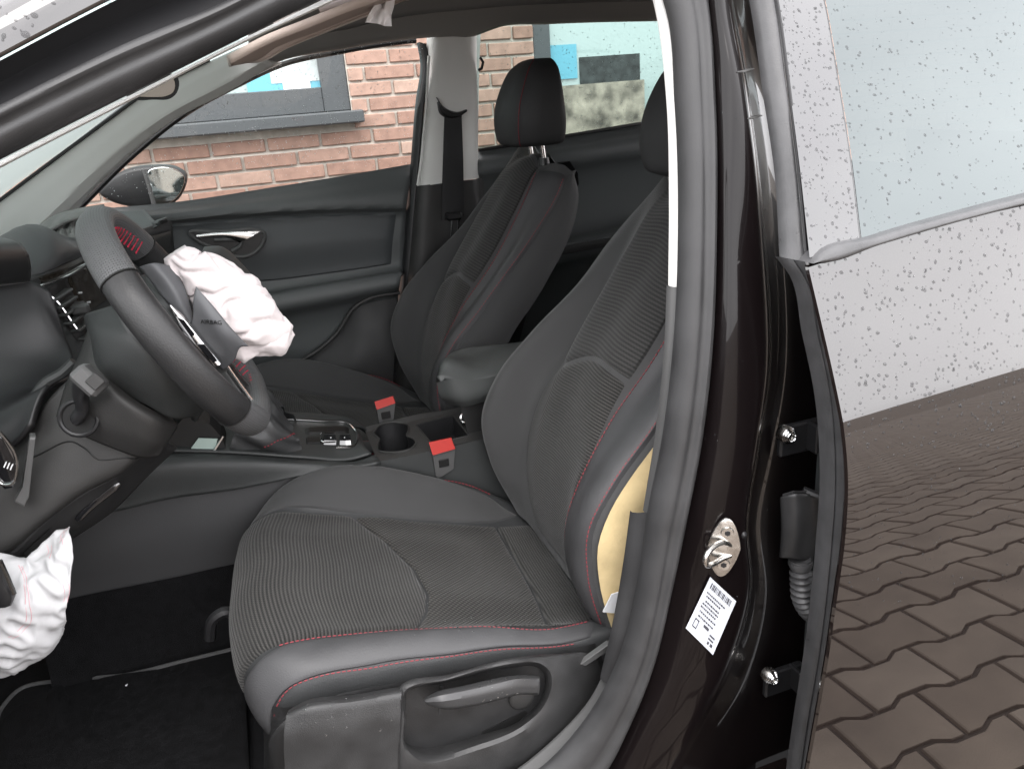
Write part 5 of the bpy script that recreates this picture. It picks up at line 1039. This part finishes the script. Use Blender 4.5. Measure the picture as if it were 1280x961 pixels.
# striker
su = PS.px((903, 680))[0]; s0 = PS.point(su, .002); sn = PS.smp(PS.N, np.array(su)); sn /= np.linalg.norm(sn); sz = np.array([.06, 0, 1.]); sz -= sn*(sz@sn); sz /= np.linalg.norm(sz); sx = np.cross(sz, sn)
sn = np.array([-.45, -.88, .05]); sn /= np.linalg.norm(sn); sz = np.array([.10, 0, 1.]); sz -= sn*(sz@sn); sz /= np.linalg.norm(sz); sx = np.cross(sz, sn); ln_ = np.array([-.93, -.36, -.02])
if sx[0] < 0: sx = -sx
s0 = s0+sn*.004
ol = [s0+sx*(.024*math.cos(a)*(1-.25*abs(math.sin(a))))+sz*(.048*math.sin(a)) for a in np.linspace(0, 2*math.pi, 36, endpoint=False)]
q = MB(); q.prism(ol, sn*.004, .0015); stp = build('door_striker', q, M['steel'], pill, 'zinc door striker bolted to the pillar', angle=30)
pth = [s0+sx*.010+sz*.004, s0+ln_*.010+sz*.012+sx*.004, s0+ln_*.030+sz*.012, s0+ln_*.041+sz*.008, s0+ln_*.044, s0+ln_*.040-sz*.010, s0+ln_*.028-sz*.016, s0+ln_*.008-sz*.014+sx*.006, s0+sx*.012-sz*.012]
q = MB(); q.tube(cr(pth, 40), .0042, 12); build('striker_loop', q, M['steel'], stp)
for k in (-1, 1):
    c = s0+sz*.026*k+sn*.0045+sx*.002; q = MB(); q.tube([c, c+sn*.003], [.0095, .0085], 18); sb_ = build('striker_bolt', q, M['steel'], stp)
    q = MB(); q.tube([c+sn*.0031, c+sn*.0035], [.0045, .004], 6); build('bolt_socket', q, M['black'], stp)
# sticker: paper with print
lc = PS.px((887, 719), (919, 749), (890, 815), (857, 781)); P4 = [PS.point(p, .0012) for p in lc]
def lab(u, v, h=.0012): return P4[0]*(1-u)*(1-v)+P4[1]*u*(1-v)+P4[2]*u*v+P4[3]*(1-u)*v+sn*h
q = MB(); q.grid(np.array([[lab(u, v, .0045) for v in np.linspace(0, 1, 6)] for u in np.linspace(0, 1, 6)])); stk_ = build('type_label', q, mat('grey_white_label', (.46, .48, .52), .45), pill, 'white printed type label stuck below the striker')
ink = MB()
def dash_(u0, u1, v0, v1): ink.grid(np.array([[lab(u, v, .0052) for v in (v0, v1)] for u in (u0, u1)]))
x = .12
while x < .86:
    w_ = rnd.choice((.014, .02, .034)); dash_(x, x+w_, .05, .15); x += w_+rnd.choice((.012, .02, .03))
for v in (.22, .28, .36, .42, .48, .56, .64):
    x = .10+rnd.uniform(0, .1)
    while x < rnd.uniform(.5, .92):
        w_ = rnd.uniform(.02, .07); dash_(x, x+w_, v, v+.028); x += w_+.018
for (a, b, c, d) in ((.12, .26, .72, .74), (.12, .26, .86, .88), (.12, .14, .74, .86), (.24, .26, .74, .86), (.42, .60, .70, .75), (.68, .86, .76, .79), (.68, .86, .82, .85), (.70, .76, .88, .93), (.80, .88, .88, .93)): dash_(a, b, c, d)
build('print', ink, M['ink'], stk_, smooth=False)
q = MB(); q.ball(PS.point(PS.px((930, 668))[0], -.001), .006, nu=12, nv=6); build('plug', q, M['black'], pill)
# gap: dark cavity, hinges, wiring boot
cav = Surf([T3([(960, 330, -.69), (985, 480, -.71), (975, 600, -.715), (970, 740, -.715), (930, 880, -.71), (890, 985, -.71)]), T3([(1010, 330, -.67), (1050, 480, -.69), (1060, 600, -.69), (1050, 740, -.69), (1030, 880, -.69), (1010, 985, -.69)])], 30, 8)
def hinge(cx, cy, label):
    q = MB(); c = at(cx+14, cy+2, y=-.735); q.box(c, .075, .012, .05, bev=.003); h = part('door_hinge', q, M['black'], label, smooth=False)
    q = MB(); c = at(cx+30, cy+2, y=-.748); q.box(c, .008, .03, .046, bev=.002); build('hinge_leaf', q, M['black'], h, smooth=False)
    c = at(cx, cy, y=-.752); q = MB(); q.tube([c+[0, .012, 0], c+[0, 0, 0], c+[0, -.006, 0]], [.013, .013, .009], 14); b = build('hinge_bolt', q, M['steel'], h)
    for k in range(3):
        q = MB(); q.tube([c+[.0, -.003-.003*k, 0]+np.array([math.cos(a), 0, math.sin(a)])*(.011-.002*k) for a in np.linspace(0, 2*math.pi, 16, endpoint=False)], .0016, 6, closed=True); build('bolt_ring', q, M['chrome'], b)
hinge(985, 544, 'upper hinge of the rear door'); hinge(964, 846, 'lower hinge of the rear door')
q = MB(); bx = Surf([T3([(975, 626, -.755), (976, 660, -.755), (974, 696, -.755)]), T3([(978, 620, -.775), (980, 660, -.777), (978, 697, -.772)]), T3([(992, 618, -.79), (993, 660, -.792), (990, 698, -.782)]), T3([(1012, 618, -.79), (1014, 660, -.79), (1008, 700, -.78)]), T3([(1022, 622, -.775), (1022, 660, -.775), (1016, 700, -.77)])], 24, 24); boot = part('wiring_plug', bx.whole(), M['rubber'], 'black wiring plug and bellows between pillar and rear door', thick=.004)
q = MB(); q.prism(T3([(978, 620, -.772), (992, 616, -.787), (1014, 616, -.787), (1023, 622, -.774), (1000, 626, -.75)]), (0, 0, .004)); build('plug_cap', q, M['rubber'], boot, smooth=False)
q = MB(); q.tube(T3([(1004, 612, -.78), (1018, 618, -.79), (1030, 622, -.80)]), .006, 8); build('plug_clip', q, M['black'], boot)
bpth = cr(np.array(T3([(1000, 698, -.772), (1001, 712, -.774), (1002, 728, -.776), (1003, 744, -.776), (1009, 758, -.775), (1020, 768, -.772), (1035, 774, -.77)])), 90)
q = MB(); q.tube(bpth, [.0155+.0028*math.sin(i*1.05) if i > 8 else .0165 for i in range(90)], 18, up=(0, 1, 0)); build('bellows', q, M['rubber2'], boot)
q = MB(); q.tube(bpth[2:6], .0185, 18, up=(0, 1, 0)); build('bellows_collar', q, M['rubber2'], boot)
# ================================================================== near rear door
fe = [(-120, 952), (0, 968), (120, 982), (220, 993), (318, 1006)]
_ZT = [-.10, .0, .08, .20, .35, .48, .58, .66, .72, .7655, .7745, .86, 1.0]; _TT = [-16, -11, -8, -4.5, -1.5, .6, 3.2, 7.0, 10.5, 13.6, 17.2, 17.6, 18.5]   # lean of the door skin (degrees) by height
_zz = np.linspace(1.0, -.10, 2201); _yy = -.837-np.r_[0, np.cumsum(np.tan(np.radians(np.interp(_zz[:-1], _ZT, _TT)))*.0005)]
def yz(z):
    """side of the car: y of the outer skin at height z"""
    return np.interp(z, _zz[::-1], _yy[::-1])
yzs = yz
def skinpt(px, py):
    y = -.88
    for _ in range(12): y = yzs(at(px, py, y=y)[2])
    return at(px, py, y=y)
edge = [(1012, 340), (1026, 400), (1042, 470), (1056, 545), (1060, 600), (1056, 680), (1046, 750), (1036, 820), (1022, 900), (1010, 965), (996, 1040)]
E0 = cr(np.array([skinpt(*p) for p in edge]), 120)
belt = cr(np.array([skinpt(1012, 334), skinpt(1100, 304), skinpt(1190, 277), skinpt(1290, 253), skinpt(1420, 226), skinpt(1700, 180)]), 60)
xs = np.r_[0, np.cumsum(np.full(59, .02))]
rows_ = []
zt0, zb0 = E0[0][2], .0
for s in np.linspace(0, 1, 60):
    X = belt[0][0]+s*1.15; k = np.searchsorted(belt[:, 0], X); zt = np.interp(X, belt[:, 0], belt[:, 2])
    col_ = []
    for v in np.linspace(0, 1, 220):
        z0 = zt*(1-v)+zb0*v
        # front edge x at this height
        xe = np.interp(z0, E0[::-1, 2], E0[::-1, 0]); x = xe+s*1.15
        zt2 = np.interp(x, belt[:, 0], belt[:, 2]); z0 = zt2*(1-v)+zb0*v
        rise = .062*(x-.36)                                  # the crease climbs towards the tail
        col_.append([x, yzs(z0-rise*min(max((z0)/.7, 0), 1))+.02*(x-.9)**2*0, z0])
    rows_.append(col_)
SG = np.array(rows_)
class G2(Surf):
    def __init__(s, G):
        s.G = G; s.nu, s.nv = G.shape[:2]; gu = np.gradient(G, axis=0); gv = np.gradient(G, axis=1); N = np.cross(gu, gv); N /= np.linalg.norm(N, axis=2)[:, :, None]+1e-12
        if (N*(CAM-G)).sum() < 0: N = -N
        s.N = N; s.flip = 1; s.lu = s.lv = 1; s.pxm = np.stack(proj(G)[:2], 2); s.face = (N*(CAM-G)).sum(2) > 0
skin = G2(SG)
rdn = part('near_rear_door', MB().grid(SG), M['paint'], 'wet rear door, its glossy skin mirroring sky and paving', angle=180)
# folded front edge of the door and its inner face
q = MB(); F0 = SG[0]; q.grid(np.stack([F0, F0+[-.002, .004, 0], F0+[.002, .010, 0], F0+[.03, .014, 0]], 1)); build('door_edge', q, M['paint'], rdn)
q = MB(); q.grid(np.stack([SG[:, -1], SG[:, -1]+[0, .012, -.004], SG[:, -1]+[0, .09, .0]], 1)); build('door_bottom', q, M['paint'], rdn)
# rubber along the front edge below the belt
ra = [at(976, 322, y=-.80), at(992, 342, y=-.81), at(1010, 420, y=-.82), at(1026, 500, y=-.83), at(1032, 590, y=-.84), at(1026, 690, y=-.84), at(1014, 800, y=-.835), at(998, 900, y=-.82), at(985, 990, y=-.80)]
rb = [at(1006, 326, y=-.822), at(1016, 346, y=-.83), at(1035, 420, y=-.845), at(1050, 500, y=-.855), at(1055, 590, y=-.862), at(1050, 690, y=-.862), at(1037, 800, y=-.855), at(1020, 900, y=-.84), at(1007, 990, y=-.82)]
a_, b_ = cr(ra, 90), cr(rb, 90)
G = np.stack([cr(np.array([r[i] for r in (a_+[0, .012, 0], a_, a_*.85+b_*.15+[0, -.006, 0], a_*.62+b_*.38+[0, -.006, 0], a_*.52+b_*.48+[0, .002, 0], a_*.42+b_*.58+[0, -.006, 0], a_*.12+b_*.88+[0, -.006, 0], b_, b_+[0.01, .01, 0])]), 30) for i in range(90)])
build('edge_seal', MB().grid(G), M['rubber2'], rdn, 'ribbed grey seal on the front edge')
# window frame seal above the belt
ga = [at(918, -100, y=-.64), at(940, 0, y=-.675), at(956, 110, y=-.715), at(972, 220, y=-.755), at(978, 322, y=-.80)]
gb = [at(946, -100, y=-.655), at(969, 0, y=-.69), at(984, 110, y=-.73), at(997, 220, y=-.772), at(1007, 326, y=-.82)]
G = strip(ga, gb, .008, .006, 60, 10); build('frame_seal', G, M['rubber2'], rdn)
q = MB(); q.tube(cr([at(946+3, -100, y=-.66), at(971, 0, y=-.695), at(986.5, 110, y=-.735), at(999.5, 220, y=-.777), at(1009, 326, y=-.825)], 40), .0022, 6); build('seal_lip', q, M['black'], rdn)
# applique and glass share one tumbled plane
def wpt(px, py): 
    y = -.80
    for _ in range(12): z = at(px, py, y=y)[2]; y = -.842+(z-.98)*.60+.10*max(z-.98, 0)**2
    return at(px, py, y=y)
ap_ = Surf([[wpt(948, -100), wpt(972, 0), wpt(987, 110), wpt(1001, 220), wpt(1012, 322)], [wpt(1000, -100), wpt(1030, 0), wpt(1046, 90), wpt(1062, 190), wpt(1076, 304)]], 40, 10, True)
build('pillar_applique', ap_.whole(), M['gloss'], rdn, 'gloss black pillar applique beaded with drops')
q = MB(); q.tube(ap_.G[:, -1]+[0, .0002, 0], .0009, 6); build('applique_edge', q, M['rubber2'], rdn)
gw = Surf([[wpt(1002, -100), wpt(1031.5, 0), wpt(1047.5, 90), wpt(1063.5, 190), wpt(1077.5, 304)], [wpt(1290, -150), wpt(1330, 0), wpt(1345, 90), wpt(1360, 190), wpt(1375, 245)], [wpt(1800, -200), wpt(1800, 0), wpt(1800, 60), wpt(1800, 120), wpt(1800, 165)]], 40, 30, True)
build('window_pane', gw.whole(), M['glassnear'], rdn, 'wet rear door glass')
# inner door panel behind the glass keeps the cabin dark
q = MB(); q.grid(np.array([[[x, -.74, z] for z in (0, .5, .93)] for x in (.48, 1.0, 1.6)])); build('inner_panel', q, M['doorcard'], rdn)
# belt trim
ta = [skinpt(1009, 328)+[0, -.004, 0], skinpt(1014, 321)+[0, -.005, .0], skinpt(1090, 294)+[0, -.005, 0], skinpt(1190, 266)+[0, -.005, 0], skinpt(1285, 242)+[0, -.005, 0], skinpt(1420, 214)+[0, -.005, 0], skinpt(1690, 170)+[0, -.005, 0]]
tb = [skinpt(1011, 326)+[0, -.006, 0], skinpt(1022, 327)+[0, -.006, .0], skinpt(1096, 305)+[0, -.006, 0], skinpt(1192, 277)+[0, -.006, 0], skinpt(1287, 253)+[0, -.006, 0], skinpt(1420, 226)+[0, -.006, 0], skinpt(1690, 182)+[0, -.006, 0]]
build('belt_trim', strip(ta, tb, .007, .02, 80, 10), M['rubber2'], rdn, 'wet grey belt trim')
# car floor sill and rear wheel side below the door
q = Surf([rowxz(-.86, (-1.2, -.055), (0, -.055), (.9, -.055), (1.5, -.05)), rowxz(-.87, (-1.2, -.075), (0, -.075), (.9, -.075), (1.5, -.07)), rowxz(-.84, (-1.2, -.115), (0, -.115), (.9, -.115), (1.5, -.11)), rowxz(-.72, (-1.2, -.12), (0, -.12), (.9, -.12), (1.5, -.12))], 20, 14); part('sill', q.whole(), M['paint'], 'black sill below the doors')
q = Surf([rowxz(-.735, (-1.2, .02), (0, .02), (.46, .02)), rowxz(-.80, (-1.2, .005), (0, .005), (.46, .005)), rowxz(-.855, (-1.2, -.03), (0, -.03), (.46, -.03)), rowxz(-.86, (-1.2, -.055), (0, -.055), (.46, -.055))], 20, 14); part('door_step', q.whole(), M['paint'], 'black painted step under the driver door')
# near windscreen pillar outside of the seal
A0 = cr(sR_, 160)[:62]
np1 = [sR_[i]+np.array([0, .004, 0]) for i in range(7)]+[np.array([.28, -.625, 1.335]), np.array([.75, -.63, 1.34]), np.array([1.4, -.635, 1.32])]
ou = [at(-90, 118, y=-.735), at(0, 71, y=-.727), at(75, 31, y=-.717), at(140, -2, y=-.705), at(260, -60, y=-.69), at(470, -150, y=-.67), at(640, -190, y=-.65), np.array([.30, -.645, 1.385]), np.array([.75, -.645, 1.39]), np.array([1.4, -.65, 1.37])]
md_ = [at(-90, 150, y=-.70), at(0, 104, y=-.692), at(110, 46, y=-.675), at(215, -4, y=-.655), at(320, -55, y=-.64), at(470, -120, y=-.62), at(630, -160, y=-.60), np.array([.28, -.60, 1.36]), np.array([.75, -.60, 1.365]), np.array([1.4, -.60, 1.345])]
q = Surf([np1, md_, [p+np.array([0, .02, 0]) for p in ou]], 60, 14, True); wpil = part('near_windscreen_pillar', q.whole(), M['black'], 'black near windscreen pillar above the seal')
o2 = [at(-140, 60, y=-.70), at(-60, 14, y=-.69), at(20, -30, y=-.68), at(100, -70, y=-.67), at(240, -130, y=-.65), at(460, -220, y=-.62), at(640, -260, y=-.60), np.array([.30, -.60, 1.425]), np.array([.75, -.60, 1.43]), np.array([1.4, -.60, 1.41])]
os_ = Surf([ou, [a*.6+b*.4+np.array([0, -.012, 0]) for a, b in zip(ou, o2)], o2], 60, 20); build('roof_edge', os_.whole(), M['paint'], wpil, 'wet roof edge reflecting the sky', thick=.004)
build('pillar_inner_trim', strip([p+np.array([0, .03, -.0]) for p in sL_[:6]], [at(-90, 256, y=-.70), at(0, 208, y=-.69), at(150, 131, y=-.668), at(305, 52, y=-.645), at(400, 8, y=-.63), at(480, -30, y=-.615)], .002, .03, 60, 6), M['trim'], wpil)
# ================================================================== rain
def rain(S, n, rmin, rmax, name, par, inside, lift=0, pw=2.2, label=None, nu=9, nv=4):
    mb = MB(); k = 0; tries = 0
    while k < n and tries < n*30:
        tries += 1; uv = (rnd.random(), rnd.random()); p = S.point(uv, lift); px, py, _ = proj(p)
        if not inside(px, py): continue
        r = rmin+(rmax-rmin)*rnd.random()**pw; drop(mb, p, S.smp(S.N, np.array(uv)), r, rnd.uniform(.28, .45), nu, nv); k += 1
    return build(name, mb, M['bead'], par, label, kind='stuff')
rain(skin, 4200, .0007, .0028, 'water_drops', rdn, lambda x, y: 1000 < x < 2100 and 60 < y < 560)
rain(skin, 300, .0007, .0020, 'water_drops', rdn, lambda x, y: 1000 < x < 1360 and 520 < y < 760)
rain(gw, 2400, .0006, .0026, 'water_drops', rdn, lambda x, y: 1020 < x < 1790 and -60 < y < 320)
rain(ap_, 460, .0007, .0027, 'water_drops', rdn, lambda x, y: -60 < y < 330)
rain(PS, 150, .0006, .0018, 'water_drops', pill, lambda x, y: 880 < x < 985 and -10 < y < 960)
rain(os_, 160, .0012, .0040, 'water_drops', wpil, lambda x, y: -60 < x < 320 and -160 < y < 90)

# ================================================================== parts out of the frame: open driver door and front wing
HD = np.array([-.88, -.79, 0]); dd = np.array([math.cos(math.radians(85)), -math.sin(math.radians(85)), 0]); dn = np.array([-dd[1], dd[0], 0])*-1
def dp(a, o, z): return HD+dd*a+dn*o+np.array([0, 0, z])
q = Surf([[dp(a, .05, z) for z in (0, .3, .5, .7, .95)] for a in np.linspace(0, 1.08, 6)], 20, 20); fdo = part('driver_door', q.whole(), M['doorcard'], 'driver door standing wide open')
q = Surf([[dp(a, -.07-.03*math.sin(z*3), z) for z in (-.04, .3, .5, .7, .95)] for a in np.linspace(0, 1.08, 6)], 20, 20); build('door_skin', q.whole(), M['paint'], fdo)
q = MB(); q.grid(np.array([[dp(a, o, z) for a, z in ((0, .95), (0, -.02), (1.08, -.02), (1.08, .95), (0, .95))] for o in (-.09, .05)])); build('door_rim', q, M['paint'], fdo)
q = MB(); q.tube(cr([dp(0, 0, .95), dp(.25, .03, 1.14), dp(.55, .06, 1.28), dp(.9, .08, 1.30), dp(1.02, .06, 1.2), dp(1.08, 0, .95)], 40), .022, 8); build('window_frame', q, M['black'], fdo)
q = MB(); q.add([dp(.02, 0, .95), dp(.25, .03, 1.13), dp(.55, .06, 1.27), dp(.9, .08, 1.29), dp(1.0, .06, 1.19), dp(1.06, 0, .95)], [(0, 1, 2, 3, 4, 5)]); build('window_pane', q, M['glassfar'], fdo, smooth=False)
q = MB(); q.grid(np.array([[[x, -.77-.06*math.sin((z+.1)*2.6), z] for z in np.linspace(-.1, .93, 12)] for x in np.linspace(-1.9, -.90, 8)])); part('front_wing', q, M['paint'], thick=.004)
q = MB(); q.grid(np.array([[[x, y, .93-.10*((x+1.15)/-.8)**2*(x < -1.15)] for y in np.linspace(-.76, .76, 9)] for x in np.linspace(-1.95, -1.12, 10)])); part('bonnet', q, M['paint'], thick=.004)

def pane_drops(P00, P10, P01, P11, n, par, rmin=.0006, rmax=.0017):
    mb = MB(); A, B, C_, D = [np.array(p) for p in (P00, P10, P01, P11)]; nn = np.cross(B-A, C_-A); nn /= np.linalg.norm(nn)
    if nn[1] < 0: nn = -nn
    for k in range(n):
        u, v = rnd.random(), rnd.random(); p = A*(1-u)*(1-v)+B*u*(1-v)+C_*(1-u)*v+D*u*v
        drop(mb, p+nn*.001, nn, rmin+(rmax-rmin)*rnd.random()**2, .5, 6, 3)
    build('water_drops', mb, M['farbead'], par, kind='stuff')
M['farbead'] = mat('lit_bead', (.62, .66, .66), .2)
pane_drops(at(120, 250, y=.752), at(515, 205, y=.752), at(330, 60, y=.64), at(530, 50, y=.64), 1500, fdoor)
pane_drops(at(598, 188, y=.757), at(850, 146, y=.757), at(600, 40, y=.645), at(840, 25, y=.645), 900, rdoor, .0006, .0019)

q = MB(); q.grid(np.array([[[x, -.735, z] for z in np.linspace(-.02, .9, 8)] for x in (-1.05, -.9, -.75)])); part('hinge_pillar', q, M['paint2'], 'black door hinge pillar ahead of the footwell', thick=.01)
